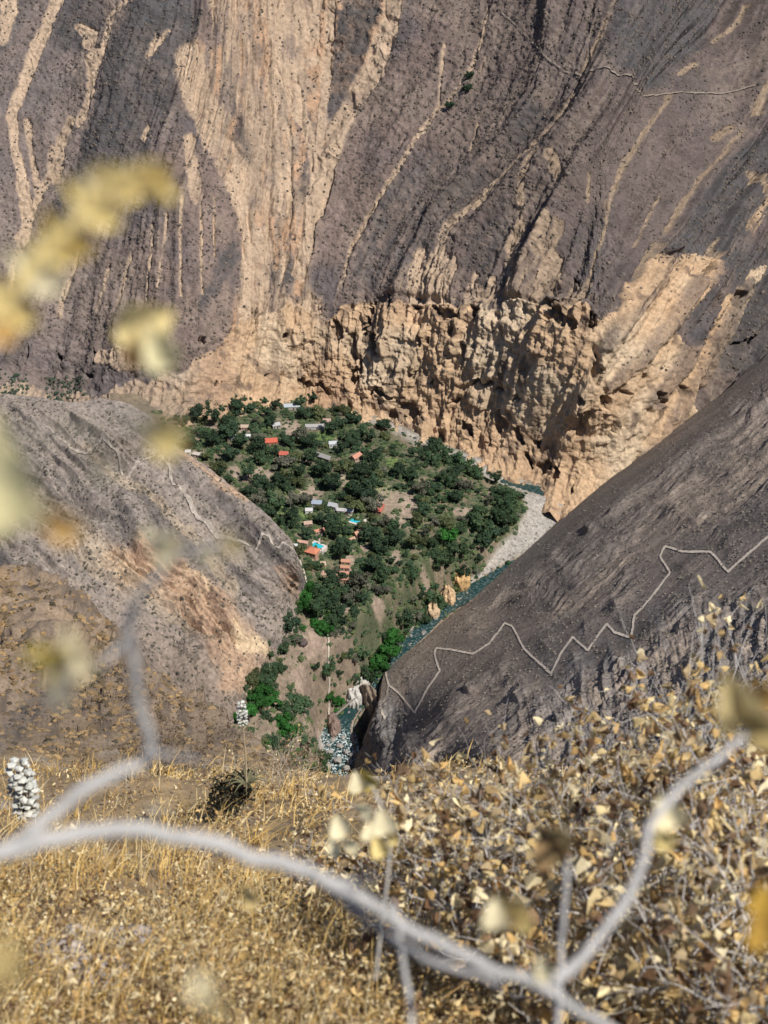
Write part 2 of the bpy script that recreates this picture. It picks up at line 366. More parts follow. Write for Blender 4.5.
# ------------------------------------------------------------------ sheets: terrain built column by column
class Sheet:
    def __init__(s, name, u0, u1, nu, vtop, vbot, nv, qf, shape, mat, skirt=None, label=None, tpow=1.0):
        U = np.linspace(u0, u1, nu); t = np.linspace(0, 1, nv) ** tpow
        s.u0, s.u1, s.nu, s.nv, s.tpow = u0, u1, nu, nv, tpow; s.vt, s.vb = vtop, vbot
        UU = np.broadcast_to(U[None], (nv, nu)).copy(); VV = vtop(U)[None] + t[:, None] * (vbot(U) - vtop(U))[None]
        q = np.maximum(coarse(qf, UU, VV), 1e-4)
        P = at(UU, VV, 1 / q)
        dn = np.cross(np.gradient(P, axis=1), np.gradient(P, axis=0)); dn /= np.linalg.norm(dn, axis=-1)[..., None] + 1e-12
        dn *= np.sign(dn[..., 2:3] + 1e-9)
        P, C = shape(UU, VV, P, dn, 1 / q)
        s.P = P; s.C = C
        V, CC, rows = P, C, nv
        if skirt is not None:                            # the far side of the crest, going down and away
            ex = []; ec = []
            sk = skirt(U) if callable(skirt) else [(0 * U, dy + 0 * U, dz + 0 * U) for dy, dz in skirt]
            for f_, dd_ in enumerate(sk):
                e = P[0] + np.stack(dd_, -1) + (rng.random((nu, 3)) - .5) * 1.2; ex.insert(0, e); ec.insert(0, C[0])
            V = np.concatenate([np.array(ex), P]); CC = np.concatenate([np.array(ec), C]); rows += len(sk)
        s.o = link(name, mk(name, V.reshape(-1, 3), gridfaces(rows, nu), mat, CC.reshape(-1, 3)))
        tag(s.o, label, None, None, 'structure')
    def pt(s, u, v):
        u = np.asarray(u, float); v = np.asarray(v, float)
        t = np.clip((v - s.vt(u)) / (s.vb(u) - s.vt(u)), 0, 1) ** (1 / s.tpow)
        return bil(s.P, (u - s.u0) / (s.u1 - s.u0) * (s.nu - 1), t * (s.nv - 1))
    def tint(s, u, v):
        t = np.clip((v - s.vt(u)) / (s.vb(u) - s.vt(u)), 0, 1) ** (1 / s.tpow)
        return bil(s.C, (u - s.u0) / (s.u1 - s.u0) * (s.nu - 1), t * (s.nv - 1))

# ---- far canyon wall
G = [([(620, -20), (600, 30), (575, 85), (560, 115), (545, 135), (510, 175), (480, 205), (455, 235), (440, 275)], 438),
     ([(487, -20), (478, 20), (468, 60), (456, 85), (428, 125), (402, 165), (376, 205), (352, 250), (340, 290), (335, 310)], 335),
     ([(268, -20), (272, 80), (272, 200), (268, 310)], 268), ([(75, -20), (62, 10), (40, 60), (18, 105), (14, 125), (22, 165), (28, 200)], 20),
     ([(136, -10), (112, 30), (104, 70), (92, 110), (72, 150), (50, 185), (40, 230), (20, 290)], 5), ([(78, 245), (70, 280), (60, 312)], 60), ([(182, 200), (180, 310)], 180), ([(130, 260), (120, 300)], 118),
     ([(700, 60), (682, 88), (660, 120), (640, 150), (622, 185), (612, 225), (592, 270), (582, 295)], 578),
     ([(768, 60), (760, 85), (748, 120), (735, 135), (715, 155), (690, 185), (665, 225), (640, 255), (610, 310)], 608),
     ([(770, 195), (745, 225), (710, 290), (680, 340)], 700), ([(405, -20), (390, 40), (360, 90), (340, 120), (325, 170), (312, 240), (305, 300)], 304), ([(900, 0), (830, 150), (740, 300)], 742)]
gp, gv_ = [], []
for line, g in G:
    for p in line: gp.append(p); gv_.append(g)
g_f = tps(gp, gv_, 0.05)

dark = Mask()
dark.poly([(128, -200), (198, -200), (198, 20), (182, 60), (172, 110), (140, 165), (100, 215), (70, 250), (45, 275), (38, 262), (56, 210), (78, 160), (96, 118), (104, 80), (110, 45), (128, 12)], 5, .95)
dark.poly([(72, -200), (112, -200), (112, 20), (90, 50), (60, 50), (58, 25)], 4, .8)
dark.poly([(10, -50), (40, -50), (48, 0), (30, 25), (5, 60), (-40, 60)], 4, .5)
dark.poly([(625, -200), (742, -200), (740, 0), (712, 40), (690, 60), (672, 80), (640, 86), (612, 72), (600, 55), (610, 25)], 5, 1)
dark.poly([(768, 110), (900, 60), (900, 260), (768, 215), (735, 238), (712, 262), (692, 268), (668, 262), (660, 245), (690, 200), (722, 165), (748, 150)], 5, .95)
dark.poly([(515, 95), (548, 92), (545, 120), (520, 148), (500, 152), (502, 125)], 6, .7)
dark.poly([(343, -100), (384, -100), (384, 10), (372, 40), (352, 80), (334, 120), (326, 125), (328, 80), (338, 40)], 3, .9)
dark.poly([(405, -20), (425, -20), (408, 20), (398, 45), (392, 30)], 3, .6)
dark.poly([(385, 190), (395, 170), (430, 150), (480, 150), (492, 180), (450, 230), (430, 268), (395, 290), (345, 300), (350, 275), (370, 225)], 5, .55)
dark.poly([(455, 262), (505, 190), (520, 205), (512, 262), (470, 275)], 5, .55)
dark.poly([(560, 225), (600, 200), (620, 215), (600, 265), (575, 285)], 5, .5)
dark.poly([(300, 85), (312, 85), (312, 200), (304, 210), (297, 150)], 4, .35)
dark.poly([(222, 55), (230, 55), (238, 85), (250, 140), (254, 165), (246, 172), (232, 150), (226, 100)], 3, .65)
dark.poly([(298, 170), (312, 165), (312, 205), (300, 205)], 3, .7); dark.poly([(270, 275), (292, 262), (296, 285), (280, 295), (270, 300)], 2, .75)
dark.poly([(258, 315), (272, 312), (270, 325), (260, 326)], 2, .6); dark.poly([(232, 230), (236, 262), (218, 300), (206, 330), (200, 330), (202, 300), (215, 262)], 2, .7)
dark.poly([(588, 268), (605, 252), (602, 290), (584, 300)], 3, .6); dark.poly([(680, 300), (705, 285), (700, 340), (682, 345)], 3, .7)
dark.poly([(700, 260), (800, 230), (900, 300), (800, 400), (740, 380), (700, 350), (730, 300)], 6, .8)
dark.poly([(0, 350), (60, 348), (150, 350), (200, 352), (200, 372), (120, 378), (60, 376), (0, 376), (-220, 376), (-220, 350)], 4, .35)
dark.poly([(580, 40), (600, 45), (560, 140), (520, 170), (540, 130)], 8, .35)
dark.poly([(430, 60), (500, 40), (520, 100), (470, 120), (430, 100)], 14, .3)

thin = Mask()
sand = Mask()   # bare pale rock and sand
chute = Mask(); chute.poly([(205, -220), (408, -220), (402, 0), (392, 32), (372, 72), (350, 112), (334, 150), (324, 200), (316, 240), (308, 285), (330, 318), (250, 345), (222, 345), (238, 290), (243, 240), (236, 205), (212, 150), (196, 118), (184, 90), (180, 62), (190, 45), (222, 50), (226, 20), (215, 0)], 3, 1)
sand.poly([(232, -220), (328, -220), (324, 0), (318, 50), (300, 80), (270, 75), (240, 30)], 5, .7); sand.poly([(235, 300), (262, 290), (300, 300), (312, 290), (330, 318), (300, 340), (240, 345)], 4, .8)
for l_, w_ in [([(228, -10), (245, 60), (258, 110), (264, 150), (266, 200)], 30), ([(190, 60), (198, 100), (215, 140), (235, 180), (250, 215), (255, 260), (252, 300)], 20), ([(254, 195), (260, 250), (256, 310)], 18), ([(398, -30), (388, 30), (374, 65), (350, 105), (337, 135), (327, 175), (318, 215)], 12),
    ([(327, 50), (323, 110), (318, 165)], 5), ([(296, 85), (310, 135), (318, 190), (312, 230), (303, 280)], 6), ([(287, 130), (288, 200), (285, 260), (274, 300)], 4.5), ([(310, 205), (304, 245), (298, 275)], 8), ([(275, 60), (292, 95), (300, 120)], 8), ([(334, -100), (331, 0), (328, 40)], 5)]: sand.line(l_, w_ * .85, 3 + w_ * .4, .95)
PALE = [([(65, -20), (58, 12), (40, 55), (22, 95), (14, 118), (18, 150), (26, 200), (30, 215)], 9), ([(8, -20), (12, 20), (4, 45)], 12), ([(130, 0), (114, 18), (108, 45), (104, 60)], 4), ([(82, 30), (95, 35), (90, 45), (102, 55), (96, 80), (88, 105), (80, 120)], 7),
    ([(92, 60), (94, 90), (82, 125)], 8), ([(70, 120), (62, 150), (55, 180)], 7), ([(30, 125), (32, 150), (40, 200)], 5), ([(55, 150), (52, 175), (38, 200), (30, 225), (12, 270), (10, 300)], 5), ([(25, 205), (28, 225), (22, 240)], 9),
    ([(160, 40), (156, 48)], 6), ([(170, 32), (158, 48), (150, 60)], 3.5), ([(150, 128), (145, 140)], 4), ([(80, 242), (75, 270), (64, 298), (60, 318)], 2.6), ([(109, 265), (102, 290), (92, 318)], 1.8), ([(130, 255), (125, 275), (118, 305)], 2.4), ([(154, 225), (152, 260), (148, 300)], 1.6), ([(168, 215), (164, 255), (160, 290)], 1.3), ([(182, 200), (182, 300)], 1.5), ([(118, 205), (108, 225)], 1.6), ([(200, 200), (202, 300)], 1.4), ([(213, 200), (214, 260)], 1.6),
    ([(190, 140), (192, 170), (196, 200)], 9),
    ([(482, 0), (476, 25), (467, 60), (457, 82), (430, 118), (402, 165), (380, 200), (366, 222), (352, 245), (346, 275), (336, 306)], 3.0), ([(441, 40), (437, 100), (428, 125)], 2.0), ([(480, 50), (474, 68)], 1.6), ([(475, 120), (468, 150)], 1.4),
    ([(625, -20), (600, 35), (582, 68), (572, 88), (562, 105), (550, 125), (535, 142), (518, 160), (502, 178), (488, 196)], 4.0), ([(490, 194), (470, 212), (452, 228), (445, 250), (435, 275)], 8), ([(425, 255), (418, 275), (412, 300)], 9), ([(440, 262), (430, 285), (425, 305)], 12), ([(455, 262), (450, 280), (440, 300)], 10), ([(476, 275), (466, 295)], 4),
    ([(545, 145), (533, 170), (524, 195), (521, 220), (515, 240), (508, 265), (512, 290)], 5), ([(521, 228), (510, 245), (508, 270), (514, 295)], 8), ([(546, 220), (540, 250), (552, 255), (540, 275), (532, 300)], 9), ([(560, 222), (548, 250), (536, 285)], 5),
    ([(490, 280), (488, 300)], 6), ([(682, 88), (668, 108), (654, 126), (640, 148), (630, 165), (620, 188), (612, 215)], 3.4), ([(614, 195), (612, 225), (598, 250), (590, 270), (575, 300)], 3.0), ([(588, 275), (580, 290), (572, 305)], 8), 
    ([(768, 50), (764, 80), (752, 100), (748, 118)], 8), ([(735, 135), (712, 160), (696, 180), (688, 195)], 3.2), ([(686, 196), (672, 220), (664, 235)], 3.2), ([(655, 245), (640, 270), (628, 300), (615, 330)], 5), ([(768, 195), (750, 215), (738, 232)], 4), ([(762, 195), (752, 175)], 9), ([(754, 0), (744, 18), (726, 34)], 3), ([(706, 58), (694, 66)], 4), ([(725, 130), (712, 140)], 7), ([(590, 170), (586, 195)], 3), ([(556, 160), (562, 178)], 9), ([(665, 195), (640, 245)], 1.5)]
for pts, wd in PALE: (thin if wd < 5.5 else sand).line(pts, wd * (.7 if pts[0][0] < 600 else .5), 1.2 + wd * .55, .9)
sand.poly([(400, 306), (408, 270), (430, 262), (470, 282), (500, 290), (520, 250), (545, 250), (560, 270), (590, 282), (600, 300), (560, 308), (480, 310)], 5, .55)

cliff = Mask()   # tan cliff band
cliff.poly([(225, 345), (240, 325), (258, 318), (290, 310), (330, 318), (340, 306), (400, 302), (470, 306), (545, 302), (590, 305), (600, 330), (625, 300), (650, 262), (672, 262), (700, 255), (712, 268), (690, 300), (672, 320), (676, 345), (690, 350), (700, 342), (690, 380), (700, 430), (640, 560), (560, 560), (540, 500), (420, 460), (300, 440), (120, 440), (110, 405), (100, 395), (128, 385), (180, 372), (210, 352)], 4, 1)
cut = Mask()
for l_, w_ in [([(668, 262), (650, 290), (630, 315), (605, 345)], 7), ([(690, 285), (668, 320), (640, 352), (610, 385)], 9), ([(712, 275), (690, 330), (668, 372), (650, 400)], 12), ([(740, 290), (712, 345), (690, 390), (660, 430)], 12), ([(628, 268), (612, 292), (596, 318)], 5), ([(700, 380), (670, 420), (640, 452)], 5)]: cut.line(l_, w_, 6, .9)
cliff.poly([(98, 348), (120, 346), (150, 352), (150, 368), (120, 370), (95, 365)], 3, .8); cliff.poly([(715, 300), (760, 262), (768, 275), (735, 330), (700, 400), (690, 380)], 4, .8)
cliff.poly([(700, 235), (716, 235), (712, 262), (690, 262)], 4, .5); cliff.poly([(-220, 400), (-220, 385), (0, 385), (60, 388), (110, 395), (110, 440), (-220, 440)], 5, .6)
cliff.poly([(735, 220), (765, 180), (780, 190), (740, 250)], 4, .5)

darkrock = Mask()    # streaks of dark weathered rock in the cliff
caves = Mask()       # overhangs: rock set back from the face, with their shadow tinted in
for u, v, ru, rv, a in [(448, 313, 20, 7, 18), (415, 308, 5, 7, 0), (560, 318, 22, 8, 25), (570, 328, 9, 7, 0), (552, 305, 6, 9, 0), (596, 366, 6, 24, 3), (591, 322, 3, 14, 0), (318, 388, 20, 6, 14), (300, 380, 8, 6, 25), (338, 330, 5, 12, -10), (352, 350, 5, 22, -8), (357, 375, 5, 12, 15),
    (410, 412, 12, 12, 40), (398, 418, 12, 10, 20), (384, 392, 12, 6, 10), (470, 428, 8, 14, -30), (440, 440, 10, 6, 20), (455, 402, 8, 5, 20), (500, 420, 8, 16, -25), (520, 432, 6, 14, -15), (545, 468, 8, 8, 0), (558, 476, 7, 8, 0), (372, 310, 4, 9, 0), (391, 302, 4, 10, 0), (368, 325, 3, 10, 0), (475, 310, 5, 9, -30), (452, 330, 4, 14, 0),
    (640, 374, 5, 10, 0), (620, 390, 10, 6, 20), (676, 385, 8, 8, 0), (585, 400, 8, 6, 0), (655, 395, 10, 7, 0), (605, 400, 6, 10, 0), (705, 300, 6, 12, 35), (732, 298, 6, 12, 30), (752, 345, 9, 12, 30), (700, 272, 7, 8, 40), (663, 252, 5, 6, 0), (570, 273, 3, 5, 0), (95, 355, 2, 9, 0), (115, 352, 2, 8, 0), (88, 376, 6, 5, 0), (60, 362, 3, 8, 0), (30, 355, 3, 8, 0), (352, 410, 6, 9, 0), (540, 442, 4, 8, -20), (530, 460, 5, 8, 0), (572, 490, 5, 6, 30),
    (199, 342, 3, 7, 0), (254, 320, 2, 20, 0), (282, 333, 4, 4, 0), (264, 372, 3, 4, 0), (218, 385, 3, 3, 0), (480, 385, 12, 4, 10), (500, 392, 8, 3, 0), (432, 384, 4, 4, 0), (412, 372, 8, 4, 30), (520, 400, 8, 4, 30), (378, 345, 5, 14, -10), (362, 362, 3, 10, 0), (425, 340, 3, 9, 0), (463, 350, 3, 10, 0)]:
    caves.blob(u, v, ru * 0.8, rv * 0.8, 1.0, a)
def cell(a, b_):
    """blocky steps with short ramps, for jointed rock"""
    fa, fb_ = a - np.floor(a), b_ - np.floor(b_)
    return vn(np.floor(a) + sm(.82, 1, fa), np.floor(b_) + sm(.82, 1, fb_))

def shape_wall(U, V, P, n, k):
    g = coarse(g_f, U, V, 8); x, y, z = P[..., 0], P[..., 1], P[..., 2]
    wu = U + (fbm(U / 26, V / 26, n=4) - .5) * 20 + (fbm(U / 5, V / 5, n=2) - .5) * 5; wv = V + (fbm(U / 26 + 40, V / 26, n=4) - .5) * 20
    wu2 = U + (fbm(U / 26, V / 30, n=2) - .5) * 4 + (fbm(U / 4, V / 6, n=2) - .5) * 3; wv2 = V + (fbm(U / 6 + 40, V / 6, n=2) - .5) * 4
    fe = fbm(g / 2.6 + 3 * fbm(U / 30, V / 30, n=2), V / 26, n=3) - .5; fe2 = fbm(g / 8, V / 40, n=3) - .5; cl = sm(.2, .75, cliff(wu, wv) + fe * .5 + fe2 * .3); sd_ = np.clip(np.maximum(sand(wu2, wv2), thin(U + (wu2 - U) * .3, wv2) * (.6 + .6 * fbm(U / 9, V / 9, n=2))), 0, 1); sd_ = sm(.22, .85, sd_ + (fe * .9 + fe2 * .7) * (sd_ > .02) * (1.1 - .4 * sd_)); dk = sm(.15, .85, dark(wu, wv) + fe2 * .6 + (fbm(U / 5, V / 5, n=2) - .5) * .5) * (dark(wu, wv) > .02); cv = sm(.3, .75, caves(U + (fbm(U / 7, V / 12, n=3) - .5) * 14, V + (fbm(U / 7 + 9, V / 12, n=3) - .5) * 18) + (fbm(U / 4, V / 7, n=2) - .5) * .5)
    gg = g + (fbm(U / 60, V / 90, n=3) - .5) * 12
    rib = fbm(gg / 38, V / 260, n=4, ridged=True, gain=.38); rib2 = fbm(gg / 6 + 1.6 * fbm(U / 14, V / 14, n=2), V / 42, n=3, ridged=True, gain=.6)
    up0 = sm(.1, .6, cliff(U, V + 6)); gully = sm(.15, .8, sd_) * (1 - cl)
    big = sand.a; 
    rib0 = fbm(gg / 70 + 3, V / 500, n=1, ridged=True); d = (16 * (rib0 - .6) * sm(360, 460, U) + 5 * (rib0 - .6)) * (1 - up0) + (2.0 + 3 * sm(330, 420, U) + 4.5 * sm(590, 680, U)) * (fbm(gg / 13, V / 80, n=3, ridged=True) - .5) + (14 + 16 * sm(590, 680, U) * (1 - up0)) * (rib - .5) * (.5 + fbm(U / 60, V / 60, n=2)) + 3.4 * (rib2 - .5) * (0.12 + 1.5 * np.maximum(sd_, chute(wu2, wv2) * .6)) * (.4 + 1.2 * fbm(U / 30, V / 40, n=2))
    d -= 1.7 * gully + 9 * gully * sm(180, 240, U) * sm(420, 330, U) * (fbm(gg / 13, V / 120, n=3, ridged=True) - .55)
    tex = fbm(x / 4, y / 4, z / 4, n=3); d += 3.6 * (tex - .5)
    # crag: blocky vertical rock
    cr = fbm(x / 20, y / 20, z / 60, n=5, gain=.55) * 1.35 - .1; cr2 = fbm(x / 5, y / 5, z / 14, n=3, ridged=True)
    up = sm(.25, .8, cl); crag = up * sm(620, 560, U + (V - 300) * .6)
    d += up * (.35 + .65 * sm(250, 340, U)) * .72 * (12 * (cr - .55) + 3.2 * (vn(z / 4.5 + 5 * cr, x / 70) - .5) + 9 * (fbm(x / 7, y / 9, z / 60, n=3, ridged=True) - .55) + 3.5 * (cr2 - .5)
                  + 4.5 * (cell(x / 7 + .35 * cr2, z / 11 + .5 * tex) - .5) + 2.6 * (cell(x / 2.8 + .4 * tex, z / 4.5 + .5 * tex) - .5)) * (0.35 + .65 * crag) 
    d -= 6.5 * cv; d += 4 * cut(wu2, wv2)
    P = P + n * d[..., None]
    # ledges above caves stick out
    scr = np.array([.170, .126, .108]) ; C = np.broadcast_to(scr, P.shape).copy()
    var = fbm(x / 60, y / 60, z / 60, n=4)
    C = lerpc(C, (.19, .145, .12), sm(.45, .7, var)); C = lerpc(C, (.105, .088, .088), sm(.5, .3, var))
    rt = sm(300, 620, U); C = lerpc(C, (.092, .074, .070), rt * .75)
    lf = sm(200, 60, U); C = lerpc(C, (.16, .135, .125), lf * .5)
    ch = chute(wu2, wv2); C = lerpc(C, (.29, .215, .155), ch * (.55 + .45 * tex)); C = lerpc(C, (.40, .24, .14), ch * sm(.5, .62, fbm(gg / 9, V / 60, n=3)) * .6); C = lerpc(C, (.14, .11, .10), ch * sm(.55, .66, fbm(gg / 8 + 50, V / 26, n=4)) * .8)
    C = lerpc(C, (.066, .063, .065), np.clip(dk * .95 * (.45 + .8 * fbm(x / 7, y / 7, z / 7, n=3)), 0, 1)); C = C * (.62 + .76 * fbm(x / 11, y / 11, z / 11, n=4))[..., None]
    rs = sm(.52, .8, rib2) * .28 * (1 - .6 * dk); C = lerpc(C, (.30, .235, .18), rs * sm(.5, .75, fbm(gg / 30, V / 60, n=2)))
    stre = fbm(gg / 3.2, V / 45, n=3); sandc = np.array([.37, .275, .195]) * (0.72 + .55 * stre)[..., None]
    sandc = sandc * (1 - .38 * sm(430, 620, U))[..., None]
    isl = sm(.50, .62, fbm(gg / 16, V / 50, n=4)) * (sd_ > .3) * sm(180, 230, U) * sm(400, 340, U) * .75
    m = np.clip(sd_ * 1.1 * (.75 + .5 * stre), 0, 1) * (1 - isl)
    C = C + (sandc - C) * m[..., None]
    big = fbm(x / 40, z / 40, n=3)
    cc = np.array([.41, .285, .180]) * (0.70 + .6 * fbm(x / 10, y / 10, z / 22, n=4))[..., None]
    cc = lerpc(cc, (.45, .35, .245), sm(.5, .75, big)); cc = lerpc(cc, (.30, .19, .12), sm(.45, .2, big) * .7)
    cc = lerpc(cc, (.12, .085, .065), sm(.58, .74, fbm(x / 9 + 30, y / 9, z / 26, n=4)) * .75)
    lw = sm(260, 120, U); cc = lerpc(cc, (.30, .235, .185), lw * .7)
    ct = sm(.2, .9, .8 * cut(wu2, wv2) + fe2 * .7); C = C + (cc - C) * np.clip(up * 1.05 * (1 - .7 * ct), 0, 1)[..., None]
    C = lerpc(C, (.09, .07, .055), cv * .5)  # cliff shadow painted into the colour of the hollows
    return P, C
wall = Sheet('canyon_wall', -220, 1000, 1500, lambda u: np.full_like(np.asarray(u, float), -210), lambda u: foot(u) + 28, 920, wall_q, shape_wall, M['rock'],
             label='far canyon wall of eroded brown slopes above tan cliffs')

# ---- valley floor
river_c = [(300, 396, -1), (340, 409, 0), (372, 420, -1), (400, 432, -3), (440, 449, -6), (470, 461, -8), (500, 480, -11), (525, 487, -13), (548, 493, -14.5), (566, 500, -15.5), (580, 512, -16.5), (583, 521, -17), (568, 530, -17.5), (545, 547, -18.5), (515, 564, -20), (490, 578, -22), (462, 597, -25), (438, 612, -28), (418, 632, -31), (398, 650, -34), (383, 664, -37), (372, 680, -40), (362, 698, -43), (350, 710, -45), (340, 722, -46.5), (335, 733, -48), (338, 746, -49.5), (342, 762, -51), (344, 800, -53)]
river_w = [2, 2.5, 3, 3, 3, 4, 6, 9, 12, 13, 14, 13, 9, 8, 8, 9, 9, 9, 9, 8, 7, 8, 9, 10, 14, 18, 18, 15, 13]      # metres across
RC = curve([(*p, w_) for p, w_ in zip(river_c, river_w)], 400)
RP = at(RC[:, 0], RC[:, 1], kz(RC[:, 0], RC[:, 1], RC[:, 2])); RWm = RC[:, 3]
gravel = Mask()
gravel.poly([(300, 393), (330, 400), (362, 414), (398, 428), (440, 446), (470, 455), (500, 468), (528, 485), (545, 492), (520, 492), (500, 484), (470, 466), (430, 448), (390, 430), (350, 414), (310, 400)], 2, .9)
gravel.poly([(520, 489), (545, 497), (566, 508), (574, 517), (560, 530), (530, 550), (500, 566), (478, 580), (474, 570), (492, 552), (515, 532), (527, 512)], 2, 1)
gravel.poly([(480, 560), (500, 560), (470, 588), (440, 606), (415, 628), (398, 648), (392, 645), (410, 620), (440, 600)], 1, .7)
gravel.poly([(362, 664), (372, 664), (372, 690), (350, 705), (345, 690), (355, 676)], 1, .9)
gravel.poly([(318, 700), (345, 700), (352, 730), (350, 775), (320, 765), (318, 730)], 2, .9)
green = Mask()   # grassy or planted ground
green.poly([(175, 415), (300, 405), (370, 425), (430, 450), (500, 482), (528, 500), (522, 525), (480, 560), (440, 585), (400, 620), (385, 650), (360, 640), (300, 600), (285, 540), (240, 490), (180, 450)], 6, .55)
lawns = Mask()
for u, v, ru, rv in [(327, 438, 12, 5), (300, 515, 18, 6), (345, 480, 5, 9), (385, 492, 12, 9), (337, 523, 12, 5), (285, 508, 14, 6), (395, 462, 12, 5), (312, 600, 7, 18), (350, 536, 12, 6)]: lawns.blob(u, v, ru, rv, 1)
bare = Mask()
BARE = [(213, 428, 11, 4), (198, 437, 6, 5), (243, 429, 7, 4), (196, 456, 12, 5), (234, 472, 7, 8), (260, 473, 14, 9), (292, 427, 12, 9), (336, 440, 2, 2), (355, 458, 7, 7), (341, 479, 9, 9), (309, 492, 17, 8), (388, 500, 17, 16), (408, 505, 12, 16), (462, 511, 12, 5), (400, 520, 14, 9),
        (312, 642, 13, 14), (302, 676, 13, 14), (325, 650, 5, 10), (316, 700, 8, 9), (315, 560, 5, 7), (428, 566, 8, 4), (395, 556, 6, 8), (378, 600, 8, 6), (345, 605, 5, 12), (262, 660, 6, 9), (350, 560, 5, 20), (330, 725, 8, 12), (365, 545, 5, 8)]
for u, v, ru, rv in BARE: bare.blob(u, v, ru, rv, 1)
def shape_floor(U, V, P, n, k):
    x, y, z = P[..., 0], P[..., 1], P[..., 2].copy()
    rim = sm(560, 680, V)
    z += (fbm(x / 22, y / 22, n=4) - .5) * (5 + 12 * rim) + (fbm(x / 5, y / 5, n=3) - .5) * (1.0 + 3 * rim)
    # terraces of the village fields
    st = z / 2.4; tz = (np.floor(st) + sm(.7, 1.0, st - np.floor(st))) * 2.4; z = z + (tz - z) * .55 * sm(620, 560, V) * (z > -5)
    # river bed: nearest point on the river's centre line
    ri = RP[::4]; best = np.full(x.shape, 1e9); bz = np.zeros(x.shape); bw = np.zeros(x.shape)
    for p, w_ in zip(ri, RWm[::4]):
        d = (x - p[0]) ** 2 + (y - p[1]) ** 2; m = d < best
        best = np.where(m, d, best); bz = np.where(m, p[2], bz); bw = np.where(m, w_, bw)
    best = np.sqrt(best)
    gr = gravel(U, V); dd = best - bw / 2
    bank = 1 - sm(0, 9 + 14 * gr, dd); z = z + (bz + 1.0 + 1.2 * (fbm(x / 4, y / 4, n=3) - .4) + .05 * np.maximum(dd, 0) - z) * bank * .96
    z -= (1 - sm(-2.5, 1.5, dd)) * 2.6
    z = z + (fbm(x / 8 + 7, y / 8, z / 8, n=3) - .5) * 6 * rim * sm(2, 14, dd)
    P = np.stack([x, y, z], -1)
    soil = np.array([.17, .135, .095]) * (.75 + .5 * fbm(x / 6, y / 6, n=4))[..., None]
    wu = U + (fbm(U / 8, V / 8, n=3) - .5) * 8; wv = V + (fbm(U / 8 + 9, V / 8, n=3) - .5) * 8
    g = green(wu, wv); C = lerpc(soil, (.055, .078, .038), np.clip(g * 1.5, 0, 1) * sm(.3, .55, fbm(x / 9, y / 9, n=3)))
    C = lerpc(C, (.12, .19, .05), np.clip(lawns(wu, wv), 0, 1) * .75)
    C = lerpc(C, (.31, .235, .185), np.clip(bare(wu, wv), 0, 1) * .8)
    C = lerpc(C, (.24, .185, .145), sm(600, 650, V) * .5); C = C * (.6 + .8 * fbm(x / 3, y / 3, z / 3, n=4))[..., None]
    gc = np.array([.31, .285, .255]) * (.7 + .6 * fbm(x / 2, y / 2, n=3))[..., None]
    gm = np.clip(gr * 1.1, 0, 1) * sm(0, .35, gr + fbm(x / 5, y / 5, n=2) - .3); C = C + (gc - C) * gm[..., None]
    return P, C
floor = Sheet('valley_floor', 110, 660, 800, lambda u: foot(u) - 12, lambda u: np.full_like(np.asarray(u, float), 812), 640, fl_q, shape_floor, M['floor'], label='valley floor with fields and gravel banks')

# ---- river surface
T = np.gradient(RP, axis=0); T[:, 2] = 0; T /= np.linalg.norm(T, axis=1)[:, None]; S = np.stack([T[:, 1], -T[:, 0], 0 * T[:, 0]], 1)
nw = 9; tt = np.linspace(-.62, .62, nw)
W = RP[:, None] + S[:, None] * (tt[None, :, None] * (RWm[:, None, None] + 1.2)); W[..., 2] = RP[:, None, 2] + .15
white = np.interp(RC[:, 1] + 0 * RC[:, 0], [0, 500, 560, 640, 690, 705, 712, 726, 734, 800], [.15, .15, .2, .3, .3, .1, 0, .3, 1.5, 1.8]); white = np.where((RC[:, 1] < 530) & (RC[:, 0] > 520), .12, white)
W[..., 2] += (rng.random(W.shape[:2]) - .5) * .3 * white[:, None]
river = link('river', mk('river', W.reshape(-1, 3), gridfaces(len(RP), nw), M['water'], np.repeat(np.stack([white, white, white], 1)[:, None], nw, 1).reshape(-1, 3)))
tag(river, 'dark green river with white rapids winding round the village', None, None, 'structure')

# ---- right-hand slope
crest = inter([(345, 782), (350, 776), (362, 760), (370, 742), (376, 722), (380, 700), (382, 682), (386, 664), (400, 648), (430, 610), (460, 586), (500, 560), (540, 534), (565, 516), (574, 509), (585, 499), (610, 478), (640, 455), (670, 432), (700, 410), (730, 387), (768, 352), (820, 318), (1000, 190)])
RLine = [[(440, 655), (520, 602), (600, 560), (700, 500), (800, 440)], [(470, 690), (560, 640), (650, 590), (800, 500)], [(590, 530), (660, 480), (768, 405)], [(520, 700), (600, 640), (768, 530)], [(560, 720), (680, 640), (800, 570)]]
rl = Mask()
for l in RLine: rl.line(l, 3, 5)
crags = Mask(); crags.poly([(380, 640), (400, 650), (420, 700), (400, 800), (340, 800), (345, 700)], 8, 1); crags.poly([(560, 640), (640, 610), (800, 600), (900, 640), (900, 800), (520, 800), (520, 700)], 20, .8)
crags.poly([(760, 360), (800, 340), (900, 300), (900, 420), (760, 420)], 10, .5)
TRAIL = [(386, 664), (386, 676), (389, 685), (397, 692), (404, 699), (415, 713), (428, 687), (440, 671), (434.5, 654), (436.5, 648), (473, 654), (489, 644), (505, 623), (512, 626), (524, 649), (551, 674), (562, 652), (573, 637.5), (588, 651), (607, 624), (615, 633), (631, 638), (635, 616), (650, 599), (670, 573), (660, 556), (665, 546), (683, 552), (711, 552), (728, 572), (751, 551), (768, 537), (800, 525), (830, 545)]
tm = Mask().line([(a, b) for a, b in TRAIL], 8, 34)
